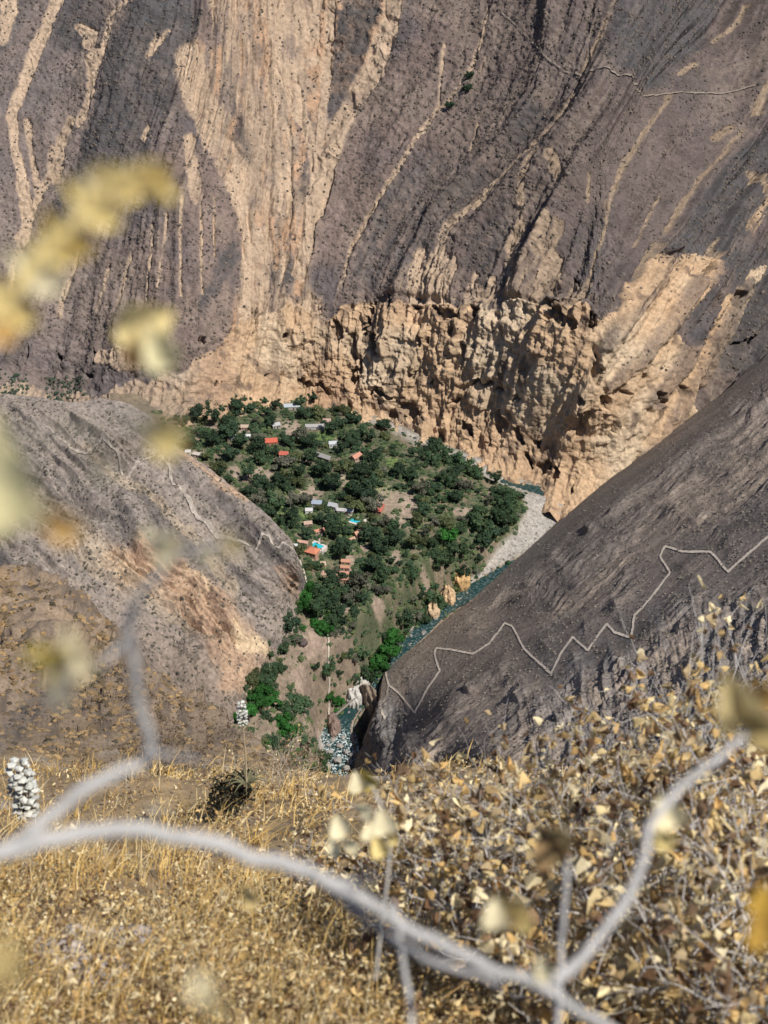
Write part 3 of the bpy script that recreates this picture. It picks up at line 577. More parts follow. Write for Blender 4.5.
def shape_rs(U, V, P, n, k):
    x, y, z = P[..., 0], P[..., 1], P[..., 2]
    g = V + .70 * U + (fbm(U / 50, V / 50, n=3) - .5) * 24; h = U - .7 * V
    s = np.clip(k / 800, .25, 1.1)
    wl = 1 / s
    rib = fbm(g / 30, h / 260, n=4, ridged=True, gain=.6)
    d = s * 15 * (rib - .5) + s * 5 * (fbm(g / 15, h / 150, n=2, ridged=True) - .5) + s * 3.2 * (fbm(g / 8, h / 60, n=3, ridged=True) - .5) + 1.8 * (fbm(x / 3.5, y / 3.5, z / 3.5, n=3) - .5)
    d += s * 5 * (rl(U, V) - .2)
    cm = crags(U, V); d += cm * s * 9 * (fbm(U / 12, V / 40, n=5, ridged=True) - .5)
    fade = sm(0, 36, (V + .81 * U) - (514 + .81 * 584) + 4)        # keep the foot of the slope on the river bank
    P = P + n * (d * (.08 + .92 * fade) * .55 * (1 - .93 * tm(U, V)))[..., None]
    var = fbm(g / 40, h / 200, n=4); C = np.broadcast_to(np.array([.188, .158, .138]), P.shape).copy()
    C = lerpc(C, (.285, .228, .182), sm(.45, .7, var) * .8); C = lerpc(C, (.125, .108, .097), sm(.5, .3, var) * .8)
    C = lerpc(C, (.25, .195, .15), sm(560, 440, U) * sm(560, 620, V) * sm(720, 640, V) * .45)
    C = lerpc(C, (.17, .17, .175), cm * .5 * sm(.4, .6, fbm(U / 10, V / 30, n=3)))
    C = C * ((.75 + .5 * fbm(x / 1.6, y / 1.6, z / 1.6, n=3)) * (.68 + .64 * fbm(g / 4.5, h / 70, n=4, ridged=True)))[..., None]
    return P, C
crest0 = crest; crest = lambda u: crest0(u) - 9 * (fbm(np.asarray(u, float) / 17, np.asarray(u, float) * 0 + 2.5, n=4) - .5) * sm(575, 640, np.asarray(u, float))
rslope = Sheet('canyon_slope', 345, 1000, 1000, crest, lambda u: np.full_like(np.asarray(u, float), 830), 620, rs_q, shape_rs, M['slope'], lambda U: [(-3 * (U < 440), 3 + 0 * U, -9 - 4. * (U < 400)), (-7 * (U < 440), 14 * (U > 440) + 4, -24 + 0 * U), (-9 * (U < 440), 50 * (U > 440) + 6, -90. + 0 * U)], label='dark scrubby canyon slope crossed by a pale zigzag path')

# ---- left ridge in front of the village
ltop = inter([(-220, 380), (-60, 390), (0, 394), (40, 397), (70, 403), (100, 398), (125, 402), (150, 415), (172, 444), (190, 455), (212, 470), (236, 490), (250, 500), (270, 517), (290, 538), (298, 556), (303, 575), (310, 600), (318, 640), (325, 700)])
lbot = inter([(-220, 830), (150, 820), (200, 800), (250, 760), (290, 720), (310, 690), (325, 710)])
orange = Mask()
orange.poly([(100, 560), (140, 545), (175, 560), (200, 580), (225, 610), (262, 640), (270, 650), (255, 668), (248, 695), (225, 690), (205, 650), (190, 625), (160, 600), (120, 590)], 5, .8)
orange.poly([(278, 572), (290, 566), (299, 578), (299, 600), (291, 602), (283, 590)], 3, .6); orange.poly([(176, 446), (190, 455), (225, 480), (250, 500), (240, 504), (215, 488), (190, 470)], 2, .8)
paleo = Mask(); paleo.poly([(228, 618), (245, 632), (266, 642), (268, 650), (256, 660), (240, 648)], 2, 1); paleo.line([(90, 445), (110, 470), (150, 505), (200, 550), (230, 600)], 6, 6, .4); paleo.poly([(170, 570), (200, 585), (215, 605), (200, 600)], 3, .6)
paleo.poly([(0, 470), (40, 490), (120, 560), (200, 640), (180, 640), (90, 570), (20, 520)], 8, .45)
grs = Mask(); grs.poly([(45, 398), (62, 394), (90, 402), (92, 408), (60, 406)], 1, 0)
def shape_lr(U, V, P, n, k):
    x, y, z = P[..., 0], P[..., 1], P[..., 2]
    wu = U + (fbm(U / 16, V / 16, n=4) - .5) * 18; wv = V + (fbm(U / 16 + 9, V / 16, n=4) - .5) * 18
    om = np.clip(orange(wu, wv), 0, 1); pm = np.clip(paleo(wu, wv), 0, 1)
    g = V - .85 * U + (fbm(U / 50, V / 50, n=3) - .5) * 30; h = U + .85 * V
    rib = fbm(g / 34, h / 220, n=4, ridged=True)
    edge = np.minimum(sm(0, 30, V - ltop(U)), sm(-4, 26, 0.76 * (520 - U) * .9 - 0 * V + (592 - V) * .62 - 150 + 0 * U)); 
    d = (22 * (rib - .5) + 6 * (fbm(g / 12, h / 80, n=3, ridged=True) - .5) + 10 * (fbm(x / 22, y / 22, z / 22, n=3) - .5)) * edge + 2.2 * (fbm(x / 4, y / 4, z / 4, n=3) - .5) + om * 18 * (fbm(g / 10, h / 70, n=4, ridged=True) - .6) * edge
    P = P + n * d[..., None]
    C = np.broadcast_to(np.array([.235, .200, .176]), P.shape).copy()
    var = fbm(g / 30, h / 120, n=4); C = lerpc(C, (.27, .225, .19), sm(.45, .7, var) * .8); C = lerpc(C, (.12, .105, .10), sm(.5, .3, var) * .7)
    C = lerpc(C, (.185, .135, .10), sm(560, 660, V - .2 * U) * .6)
    C = lerpc(C, (.38, .26, .175), np.clip(om * 1.15, 0, 1)); C = lerpc(C, (.22, .135, .10), om * sm(.52, .7, fbm(U / 7, V / 14, n=3)) * .45); C = lerpc(C, (.52, .40, .26), pm * .85)
    C = C * (.75 + .5 * fbm(U / 2.5, V / 2.5, n=3))[..., None]
    return P, C
lridge = Sheet('ridge', -220, 316, 700, ltop, lbot, 560, lr_q, shape_lr, M['slope'], [(4, -6), (14, -30), (30, -90)], label='pale grey scrub ridge with an orange eroded bank')

# ---- near hillside the camera stands on
ntop = inter([(-220, 570), (0, 588), (30, 592), (55, 606), (75, 632), (100, 665), (130, 690), (170, 712), (215, 733), (260, 750), (300, 766), (350, 774), (420, 776), (560, 768), (768, 762), (1000, 760)])
def shape_nh(U, V, P, n, k):
    x, y, z = P[..., 0], P[..., 1], P[..., 2]
    s = np.clip(k / 12, .4, 8)
    d = .9 * sm(3, 14, k) * (fbm(x / 3, y / 3, n=3) - .5) + .25 * (fbm(x * 1.2, y * 1.2, n=4) - .5)
    d = d + sm(40, 110, k) * 9 * (fbm(x / 10, y / 10, z / 10, n=4, ridged=True) - .5)
    P = P + n * d[..., None]
    C = np.broadcast_to(np.array([.30, .215, .125]), P.shape).copy()
    far = sm(20, 70, k); C = lerpc(C, (.25, .185, .13), far)
    C = lerpc(C, (.36, .22, .10), far * sm(.55, .75, fbm(U / 30, V / 20, n=3)) * sm(700, 600, V) * .6)
    C = lerpc(C, (.10, .08, .065), sm(.52, .7, fbm(U / 9, V / 7, n=4)) * .7 * far)
    C = lerpc(C, (.44, .38, .31), sm(.60, .75, fbm(x / .9, y / .9, n=4)) * (1 - far) * .8)
    return P, C
near = Sheet('hillside', -220, 1000, 800, ntop, lambda u: np.full_like(np.asarray(u, float), 1240), 560, nh_q, shape_nh, M['near'], [(3, -5), (15, -30), (40, -110)], label='dry grassy hillside in the foreground', tpow=1.3)

# ---- distant ground that carries the scene out to the horizon
def ring():
    r = np.array([1300, 1900, 2600, 4000, 7000, 14000]); a = np.linspace(-np.pi, np.pi, 97)
    Rr, Aa = np.meshgrid(r, a, indexing='ij'); x, y = Rr * np.sin(Aa), Rr * np.cos(Aa)
    z = 250 + np.minimum((Rr - 1300) * .5, 420) + (fbm(x / 500 + 50, y / 500 + 50, n=4) - .5) * 260
    c = np.broadcast_to(np.array([.15, .12, .10]), (*x.shape, 3))
    return link('terrain', mk('terrain', np.stack([x, y, z - 260 * (Rr < 1400)], -1).reshape(-1, 3), gridfaces(6, 97), M['slope'], c.reshape(-1, 3)))
tag(ring(), 'distant brown highland beyond the canyon', None, None, 'structure')
#@@OBJECTS
# ------------------------------------------------------------------ paths
def ribbon(sheet, pts, wd, n=None, lift=.35, name='path', label=None, c=(.40, .345, .285), jit=.7):
    P = np.array(pts, float); ln = np.hypot(*np.diff(P, axis=0).T).sum(); n = n or int(ln / .8)
    seg = np.concatenate([[0], np.cumsum(np.hypot(*np.diff(P, axis=0).T))]); t = np.linspace(0, ln, n)
    Q = np.stack([np.interp(t, seg, P[:, 0]), np.interp(t, seg, P[:, 1])], 1)
    Q += np.stack([fbm(t / 6, t * 0 + 3, n=2) - .5, fbm(t / 7, t * 0 + 9, n=2) - .5], 1) * jit * 1.6
    k_ = np.array([.25, .5, .25]); 
    for a in (0, 1): Q[1:-1, a] = np.convolve(Q[:, a], k_, 'valid')
    C0 = sheet.pt(Q[:, 0], Q[:, 1]); T = np.gradient(C0, axis=0); T[:, 2] = 0; T /= np.linalg.norm(T, axis=1)[:, None] + 1e-9
    S = np.stack([T[:, 1], -T[:, 0], 0 * T[:, 0]], 1); w_ = wd * (.8 + .5 * rng.random(n))[:, None] / 2
    rows = []
    tq = np.gradient(Q, axis=0); tq /= np.linalg.norm(tq, axis=1)[:, None] + 1e-9; sq = np.stack([tq[:, 1], -tq[:, 0]], 1); pw = w_ * F / proj(C0)[2][:, None]
    for f_ in (-1, -.5, 0, .5, 1):
        q_ = Q + sq * pw * f_; r = sheet.pt(q_[:, 0], q_[:, 1]); tc_ = np.array([0, 0, CAMZ]) - r; r = r + tc_ / np.linalg.norm(tc_, axis=1)[:, None] * lift * 2.2; r[:, 2] += lift * .3; rows.append(r)
    V = np.stack(rows, 1); col_ = np.broadcast_to(np.array(c), V.shape) * (.85 + .3 * rng.random(V.shape[:2]))[..., None]
    o = link(name, mk(name, V.reshape(-1, 3), gridfaces(n, 5), M['path'], col_.reshape(-1, 3)))
    tag(o, label, None, None, 'structure'); return o
ribbon(rslope, TRAIL, 1.0, label='pale dusty path zigzagging up the dark slope', c=(.74, .63, .51))
ribbon(rslope, [(389, 685), (387, 695), (382, 707), (386, 721)], 1.1, label='short side path dropping to the gorge')
ribbon(rslope, [(441, 668), (448, 640), (452, 632)], .5, label='faint track above the zigzag path', c=(.3, .25, .2))
ribbon(wall, [(495, 5), (512, 20), (528, 38), (545, 56), (560, 66), (580, 70), (600, 76), (620, 83), (640, 86), (660, 88), (682, 86), (700, 90), (722, 93), (745, 92)], .9, lift=.6, label='thin path crossing the far canyon wall', c=(.22, .185, .15))
ribbon(lridge, [(30, 418), (49, 424), (58, 434), (70, 444), (86, 450), (103.5, 445), (119, 461), (124, 475), (135, 471), (150, 463), (160, 466), (168, 479), (172, 490), (183.6, 494), (182, 502), (198, 522), (215, 540), (234, 549), (250, 553), (262, 543), (269, 541), (275, 551), (284, 548), (294, 556)], 1.2, label='pale path descending the grey ridge', c=(.36, .315, .27))
ribbon(floor, [(300, 560), (305, 575), (310, 590), (311, 603)], .9, label='pale path through bright green planting', lift=.8)
ribbon(floor, [(322, 612), (328, 620), (334, 632)], .9, label='short light path below the trees'); ribbon(floor, [(328, 628), (329, 650), (328, 684)], 1.0, label='straight dusty path down to the footbridge')
ribbon(floor, [(329, 500), (340, 509), (352, 512)], .8, label='path beside the white house'); ribbon(floor, [(326, 516), (327, 526), (322, 534), (318, 545)], .8, label='path curving between the two pools')

# ------------------------------------------------------------------ low scrub on the slopes
def domes(C, r, cols, asp=.75, nseg=6):
    """many small lumpy bushes in one mesh"""
    n = len(C); a = np.arange(nseg) / nseg * 2 * np.pi
    ring1 = np.stack([np.cos(a), np.sin(a), -.25 + 0 * a], 1); ring2 = np.stack([.75 * np.cos(a + .5), .75 * np.sin(a + .5), .62 + 0 * a], 1)
    T = np.concatenate([ring1, ring2, [[0, 0, 1.0]]]); m = len(T)
    V = T[None] * (.65 + .7 * rng.random((n, m, 1))) ; V[..., 2] *= asp; V = V * r[:, None, None]
    th = rng.random(n) * 6.28; c, s_ = np.cos(th)[:, None], np.sin(th)[:, None]
    V = np.stack([V[..., 0] * c - V[..., 1] * s_, V[..., 0] * s_ + V[..., 1] * c, V[..., 2]], -1) + C[:, None]
    i = np.arange(nseg); j = (i + 1) % nseg
    q = np.stack([i, j, nseg + j, nseg + i], 1); t = np.stack([nseg + i, nseg + j, 0 * i + 2 * nseg], 1)
    off = (np.arange(n) * m)[:, None, None]
    return V.reshape(-1, 3), [(q[None] + off).reshape(-1, 4), (t[None] + off).reshape(-1, 3)], np.repeat(cols[:, None], m, 1).reshape(-1, 3)
def scrub(sheet, n, u0, u1, v0, v1, dens, rmin, rmax, c0, c1, label, name='scrub', inside=None, kf=None):
    u = rng.uniform(u0, u1, n); v = rng.uniform(v0, v1, n); keep = rng.random(n) < dens(u, v)
    if inside is not None: keep &= inside(u, v)
    u, v = u[keep], v[keep]; P = sheet.pt(u, v); r = rmin + (rmax - rmin) * rng.random(len(u)) ** 2.5
    if kf: r = r * np.clip(proj(P)[2] / kf, .12, 1)
    cc = np.array(c0) + (np.array(c1) - np.array(c0)) * rng.random((len(u), 1))
    V, Fs, C = domes(P, r, cc); o = link(name, mk(name, V, Fs, M['scrub'], C, smooth=False)); tag(o, label, None, None, 'stuff'); return o
def wdens(u, v):
    return np.clip((1 - .6 * chute(u, v)) * (.25 + .9 * (fbm(u / 16, v / 16, n=4) > .5)) * (1 - .8 * sand(u, v)) * (1 - .93 * cliff(u, v)) + .35 * dark(u, v), .02, 1)
scrub(wall, 60000, -120, 900, -60, 372, wdens, .35, 1.3, (.065, .058, .05), (.17, .135, .11), 'dark low bushes dotted over the far canyon wall')
scrub(rslope, 30000, 345, 900, 360, 815, lambda u, v: .25 + .75 * (fbm(u / 14, v / 14, n=3) > .47), .2, .85, (.085, .078, .068), (.20, .17, .14), 'low grey and brown bushes on the dark slope', inside=lambda u, v: v > crest(u) + 8)
scrub(lridge, 26000, -150, 300, 395, 760, lambda u, v: (.2 + .8 * (fbm(u / 12, v / 12, n=3) > .5)) * (1 - .85 * orange(u, v)), .3, 1.15, (.06, .055, .045), (.16, .14, .11), 'small dark bushes speckling the pale ridge', inside=lambda u, v: v > ltop(u) + 3)
scrub(near, 34000, -150, 330, 590, 775, lambda u, v: .15 + .85 * (fbm(u / 16, v / 12, n=3) > .5), .08, .6, (.05, .042, .03), (.30, .20, .10), 'dark dry bushes on the brown near hillside', kf=190, inside=lambda u, v: v > ntop(u) + 4)
scrub(floor, 34000, 150, 530, 400, 790, lambda u, v: (1.1 * green(u, v) * (.3 + 1.2 * (fbm(u / 9, v / 9, n=3) > .47)) + .22) * (1 - .75 * np.clip(bare(u, v), 0, 1)) * (1 - np.clip(gravel(u, v), 0, 1)), .3, 2.3, (.020, .045, .022), (.085, .11, .045), 'undergrowth and garden plants between the trees', name='undergrowth', inside=lambda u, v: (v > foot(u) + 3))

# stones of the gravel bars
def stones(n, mask, rmin, rmax, label, z=0.0, name='gravel'):
    u = rng.uniform(290, 590, n); v = rng.uniform(393, 790, n); kk = rng.random(n) < mask(u, v); u, v = u[kk], v[kk]
    P = floor.pt(u, v); r = rmin + (rmax - rmin) * rng.random(len(u)) ** 4; cc = np.array([.29, .27, .245]) * (.5 + .9 * rng.random((len(u), 1)))
    V, Fs, C = domes(P, r, cc, .6, 5); return tag(link(name, mk(name, V, Fs, M['gravel'], C, smooth=False)), label, None, None, 'stuff')
stones(26000, gravel, .18, .95, 'pale river stones and gravel on the banks')

# ------------------------------------------------------------------ trees
STY = {'dark': [(.022, .046, .026), (.062, .098, .048)], 'mid': [(.030, .062, .030), (.085, .125, .055)], 'bright': [(.022, .095, .018), (.045, .150, .028)], 'grey': [(.075, .080, .060), (.16, .155, .11)], 'olive': [(.055, .070, .030), (.12, .135, .055)]}
def crown_mesh(sty, seed, nl=7, nleaf=420, tall=1.0):
    r = np.random.default_rng(seed); mb = MB(); c0, c1 = map(np.array, STY[sty])
    lobes = [(np.array([.1 * r.normal(), .1 * r.normal(), .8 * tall]), .48)]
    for i in range(nl):
        a = i / nl * 6.28 + r.random(); q = .30 + .48 * r.random(); lobes.append((np.array([math.cos(a) * q, math.sin(a) * q, (.35 + .85 * r.random()) * tall]), .16 + .26 * r.random()))
    for c, q in lobes:                                   # solid inner mass, added to block light, in the darker green
        n = 6; a = np.arange(n) / n * 6.283
        ph = np.array([-.9, -.3, .35, .9]); V = [[0, 0, -1]] + [[math.cos(x) * math.cos(p), math.sin(x) * math.cos(p), math.sin(p)] for p in ph for x in a] + [[0, 0, 1]]
        V = np.array(V) * q * .80 * (.8 + .4 * r.random((len(V), 1))) * [1, 1, .85] + c; i = np.arange(n); j = (i + 1) % n
        fq = np.concatenate([np.stack([1 + k_ * n + i, 1 + k_ * n + j, 1 + (k_ + 1) * n + j, 1 + (k_ + 1) * n + i], 1) for k_ in range(3)])
        base = sum(len(x) for x in mb.v); mb.add(V, fq, c0 * .9 + c1 * .1)
        ft = np.concatenate([np.stack([0 * i, 1 + j, 1 + i], 1), np.stack([1 + 3 * n + i, 1 + 3 * n + j, 0 * i + 1 + 4 * n], 1)])
        mb.t.append(ft + base)
    for k_ in range(nleaf):
        c, q = lobes[r.integers(len(lobes))]; d = r.normal(size=3); d /= np.linalg.norm(d); d[2] = abs(d[2]) if r.random() < .6 else d[2]
        p = c + d * [1, 1, .85] * q * (.82 + .42 * r.random()); s_ = .045 + .06 * r.random()
        a = r.normal(size=3); a /= np.linalg.norm(a); b_ = np.cross(a, d + .5 * r.normal(size=3)); b_ /= np.linalg.norm(b_) + 1e-9
        t_ = r.random(); mb.add([p - a * s_, p - b_ * s_ * .7, p + a * s_, p + b_ * s_ * .7], [[0, 1, 2, 3]], c0 + (c1 - c0) * t_ * 1.1)
    return mb.mesh('crown', M['leaf'], smooth=False)
def trunk_mesh(seed, tall=1.0):
    r = np.random.default_rng(seed); mb = MB()
    mb.tube([(0, 0, -.25), (.02, .01, .2), (.0, .03, .7 * tall)], [.075, .055, .03], 6)
    for i in range(4):
        a = i * 1.6 + r.random(); mb.tube([(0, .01, .2 + .08 * i), (.16 * math.cos(a), .16 * math.sin(a), .42 + .1 * i), (.36 * math.cos(a), .36 * math.sin(a), (.62 + .1 * i) * tall)], [.035, .022, .01], 4)
    return mb.mesh('trunk', M['bark'])
CROWN = {k_: [crown_mesh(k_, 100 + 10 * j + i, 8 + i, 520, [1, .85, 1.25][i]) for i in range(3)] for j, k_ in enumerate(STY)}
TRUNK = [trunk_mesh(i, [1, .85, 1.2][i]) for i in range(3)]
CNAME = {'dark': 'dark green', 'mid': 'mid green', 'bright': 'bright green', 'grey': 'grey-leaved', 'olive': 'olive green'}
PROTO = {}
def put_tree(P, wid, sty, i, name='tree'):
    key = (sty, i)
    if key not in PROTO:
        r0 = empty(name, P); c = link('crown', CROWN[sty][i], r0); t_ = link('trunk', TRUNK[i], r0); PROTO[key] = (r0, [c, t_]); o = r0
    else:
        src, ch = PROTO[key]; o = src.copy(); col.objects.link(o)
        for c in ch:
            d = c.copy(); d.parent = o; col.objects.link(d)
    o.name = name; s_ = wid / 1.5; o.location = P; o.scale = (s_ * (.9 + .2 * random.random()), s_, s_ * (.8 + .35 * random.random())); o.rotation_euler = (0, 0, random.random() * 6.28)
    return o
# buildings and pools: where they stand (also keeps trees off them)
HOUSES = [ # u, v, width, depth, height, turn, roof kind, roof colour, wall colour, label, name
 (271, 443, 9, 6.5, 3.0, 8, 'gable', (.50, .115, .07), (.42, .24, .16), 'largest red roofed house among dark trees at upper left of village', 'house'),
 (284, 456, 6.5, 5, 2.6, -5, 'gable', (.46, .12, .085), (.55, .5, .45), 'smaller red roofed house just below the largest red roof', 'house'),
 (378.5, 511, 6.5, 8, 2.8, -18, 'shed', (.47, .14, .10), (.45, .3, .22), 'square red roofed house at the edge of the bare field', 'house'),
 (312.5, 554, 8, 7, 3.0, -25, 'hip', (.52, .20, .12), (.5, .3, .22), 'orange roofed house beside the lower pale turquoise pool', 'house'),
 (346, 564, 6, 3.4, 2.4, -8, 'gable', (.48, .25, .17), (.55, .35, .28), 'first cabin of the terracotta row, farthest up the slope', 'cabin'),
 (345.3, 569.5, 6, 3.4, 2.4, -8, 'gable', (.46, .24, .16), (.55, .35, .28), 'second cabin down the terracotta row', 'cabin'),
 (344.6, 575, 6, 3.4, 2.4, -8, 'gable', (.50, .26, .18), (.55, .35, .28), 'third cabin down the terracotta row', 'cabin'),
 (344, 580.5, 6, 3.4, 2.4, -8, 'gable', (.45, .24, .17), (.55, .35, .28), 'last cabin of the terracotta row, lowest on the slope', 'cabin'),
 (333, 577, 7, 7, 2.2, 0, 'cone', (.42, .25, .18), (.4, .3, .22), 'round hut with a pinkish thatched cone roof', 'hut'),
 (323, 574, 4.5, 4.5, 2.0, 0, 'cone', (.40, .27, .20), (.4, .3, .22), 'small round hut left of the larger thatched hut', 'hut'),
 (323, 564, 3.6, 4.5, 2.2, 10, 'gable', (.50, .36, .27), (.5, .4, .3), 'narrow tan hut under the orange roofed house', 'hut'),
 (315, 430, 14, 4.5, 3.0, 3, 'flat', (.48, .46, .45), (.6, .58, .56), 'long white building with pale roof near the cliff', 'house'),
 (327, 425, 6, 4.5, 2.6, 0, 'gable', (.46, .30, .25), (.5, .4, .35), 'pinkish roofed house above the long white building', 'house'),
 (333, 446, 6, 4.5, 2.8, 6, 'gable', (.58, .60, .62), (.75, .74, .72), 'small white house below the bright green lawn', 'house'),
 (324, 459, 12, 5, 2.8, -32, 'gable', (.30, .29, .28), (.25, .2, .15), 'dark house with a grey pitched roof in the middle of the trees', 'house'),
 (356, 458, 8, 5, 2.6, 50, 'gable', (.50, .24, .17), (.45, .3, .24), 'terracotta roofed house on the bare patch by the river bank', 'house'),
 (317, 504, 7, 5, 2.8, -8, 'gable', (.30, .35, .42), (.6, .6, .6), 'house with a blue grey metal roof left of the turquoise pool', 'house'),
 (333, 507, 6, 5, 2.8, -20, 'gable', (.50, .50, .52), (.6, .59, .57), 'white roofed house between the blue grey roof and the pool', 'house'),
 (345, 512.5, 11, 2.4, 2.2, -9, 'shed', (.55, .53, .52), (.4, .35, .3), 'long narrow open shed above the turquoise pool', 'shed'),
 (309, 511, 5, 4, 2.4, 0, 'flat', (.70, .68, .66), (.72, .7, .68), 'little white flat roofed hut left of the blue grey roof', 'hut'),
 (319, 533, 7, 3.2, 2.3, 28, 'gable', (.50, .23, .15), (.45, .3, .24), 'low terracotta roofed cabin between the two pools', 'cabin'),
 (308, 526, 5.5, 4, 2.3, 10, 'gable', (.42, .30, .23), (.45, .33, .26), 'tan roofed cabin at the edge of the olive field', 'cabin'),
 (358, 535, 6, 4.5, 2.4, 40, 'gable', (.50, .27, .19), (.45, .3, .24), 'terracotta cabin below the turquoise pool', 'cabin'),
 (350, 541, 7, 3, 2.3, 35, 'gable', (.46, .27, .19), (.45, .3, .24), 'long low terracotta cabin down left from the one below the pool', 'cabin'),
 (303, 545, 7, 3, 2.3, -15, 'gable', (.52, .31, .24), (.5, .35, .28), 'pinkish roofed cabin left of the lower pool', 'cabin'),
 (295, 548.5, 3.4, 2.6, 2.0, 0, 'flat', (.75, .75, .74), (.75, .74, .72), 'tiny white hut on the rim of the grey ridge', 'hut'),
 (248, 438, 4, 3, 2.4, 0, 'gable', (.70, .70, .72), (.7, .68, .66), 'tiny white roofed hut inside the upper left grove', 'hut'),
 (234, 441, 8, 4.5, 2.6, 5, 'gable', (.33, .38, .36), (.4, .38, .34), 'grey green roofed house in the upper left grove', 'house'),
 (276, 427, 6, 4.5, 2.6, 20, 'gable', (.50, .50, .50), (.45, .42, .4), 'grey roofed house above the largest red roof', 'house'),
 (292, 408, 12, 4, 2.6, 3, 'shed', (.50, .55, .58), (.55, .5, .45), 'long pale roofed house at the foot of the cliff', 'house'),
 (188, 454, 4, 3.5, 2.4, 0, 'flat', (.72, .70, .68), (.7, .67, .63), 'white hut at the left end of the village on the ridge rim', 'hut'),
 (197, 457, 6, 3.5, 2.3, -20, 'flat', (.62, .56, .50), (.6, .52, .45), 'pale flat roofed hut right of the white rim hut', 'hut'),
 (245, 428, 6, 4, 2.4, 0, 'gable', (.45, .34, .27), (.5, .4, .33), 'tan roofed cabin in the clearing of the upper left grove', 'cabin'),
]
POOLS = [(355, 520, 9.5, 5.5, -28, 'turquoise swimming pool with a pale deck in the village centre'), (317, 546.5, 7.5, 5.0, -38, 'paler turquoise swimming pool above the orange roofed house')]
def house(u, v, wd, dp, h, turn, kind, rc, wc, label, name):
    rc = tuple(c * (.72 if min(rc) > .4 else .9) for c in rc); wc = tuple(c * .8 for c in wc)
    P = floor.pt(u, v); x, y = wd / 2, dp / 2; o = empty(name, (P[0], P[1], P[2] + .1), R(turn)); tag(o, label, name, 'village buildings')
    b = MB()
    if kind == 'cone':
        a = np.linspace(0, 2 * np.pi, 17)[:-1]; r_ = x * .8
        V = np.concatenate([np.stack([r_ * np.cos(a), r_ * np.sin(a), 0 * a - 2], 1), np.stack([r_ * np.cos(a), r_ * np.sin(a), 0 * a + h], 1)]); i = np.arange(16); j = (i + 1) % 16
        b.add(V, np.stack([i, j, 16 + j, 16 + i], 1), wc); b.build('wall', M['wall'], o, False)
        r = MB(); V = np.concatenate([np.stack([x * np.cos(a), x * np.sin(a), 0 * a + h - .3], 1), np.stack([x * .5 * np.cos(a), x * .5 * np.sin(a), 0 * a + h + .9], 1), [[0, 0, h + 2.3]]])
        r.add(V, np.stack([i, j, 16 + j, 16 + i], 1), rc); r.t.append(np.stack([16 + i, 16 + j, 0 * i + 32], 1)); r.build('roof', M['roof'], o, False)
    else:
        b.box((0, 0, -2), (wd * .9, dp * .9, h + 2), 0, wc); rh = min(dp * .32, 1.8)
        if kind == 'gable':                              # gable ends
            for sx in (-1, 1):
                X = sx * wd * .45; b.add([[X, -dp * .45, h], [X, dp * .45, h], [X, 0, h + rh * .9], [X - sx * .15, -dp * .45, h], [X - sx * .15, dp * .45, h], [X - sx * .15, 0, h + rh * .9]], [[0, 1, 2], [3, 5, 4]], wc)
        b.build('wall', M['wall'], o, False)
        r = MB(); t_ = .18
        if kind == 'gable': pr = [((-x, -y, h - .1), (x, -y, h - .1), (x, 0, h + rh), (-x, 0, h + rh)), ((x, y, h - .1), (-x, y, h - .1), (-x, 0, h + rh), (x, 0, h + rh))]
        elif kind == 'hip': pr = [((-x, -y, h), (x, -y, h), (x * .3, 0, h + rh), (-x * .3, 0, h + rh)), ((x, y, h), (-x, y, h), (-x * .3, 0, h + rh), (x * .3, 0, h + rh)), ((x, -y, h), (x, y, h), (x * .3, 0, h + rh), (x * .3, 0, h + rh + .01)), ((-x, y, h), (-x, -y, h), (-x * .3, 0, h + rh), (-x * .3, 0, h + rh + .01))]
        elif kind == 'shed': pr = [((-x, -y, h + .02), (x, -y, h + .02), (x, y, h + .9), (-x, y, h + .9))]
        else: pr = [((-x, -y, h + .02), (x, -y, h + .02), (x, y, h + .12), (-x, y, h + .12))]
        for q in pr:
            A_ = np.array(q, float); V = np.concatenate([A_, A_ + [0, 0, t_]]); r.add(V, [[3, 2, 1, 0], [4, 5, 6, 7], [0, 1, 5, 4], [1, 2, 6, 5], [2, 3, 7, 6], [3, 0, 4, 7]], rc)
        r.build('roof', M['roof'], o, False)
        d = MB(); d.box((wd * .1, -dp * .45 - .04, 0), (.9, .1, 2.0), 0, (.12, .07, .04)); d.build('door', M['wall'], o, False)
        if wd > 5:
            for X in (-wd * .25, wd * .32):
                w2 = MB(); w2.box((X, -dp * .45 - .04, 1.0), (.9, .1, .9), 0, (.05, .06, .07)); w2.build('window', M['wall'], o, False)
    return o
for h in HOUSES: house(*h)
for i, (u, v, a_, b_, turn, label) in enumerate(POOLS):
    P = floor.pt(u, v); o = empty('swimming_pool', (P[0], P[1], P[2] + .5), R(turn)); tag(o, label, 'pool')
    d = MB()
    for cx, cy, sx, sy in ((0, b_ / 2 + .7, a_ + 2.8, 1.4), (0, -b_ / 2 - .7, a_ + 2.8, 1.4), (a_ / 2 + 1.1, 0, 2.2, b_), (-a_ / 2 - .7, 0, 1.4, b_)): d.box((cx, cy, -2.5), (sx, sy, 2.7), 0, (.50, .44, .40))
    d.build('pool_deck', M['wall'], o, False)
    wt = MB(); wt.quad((-a_ / 2, -b_ / 2, .05), (a_ / 2, -b_ / 2, .05), (a_ / 2, b_ / 2, .05), (-a_ / 2, b_ / 2, .05)); wt.build('water_surface', M['pool'], o, False)

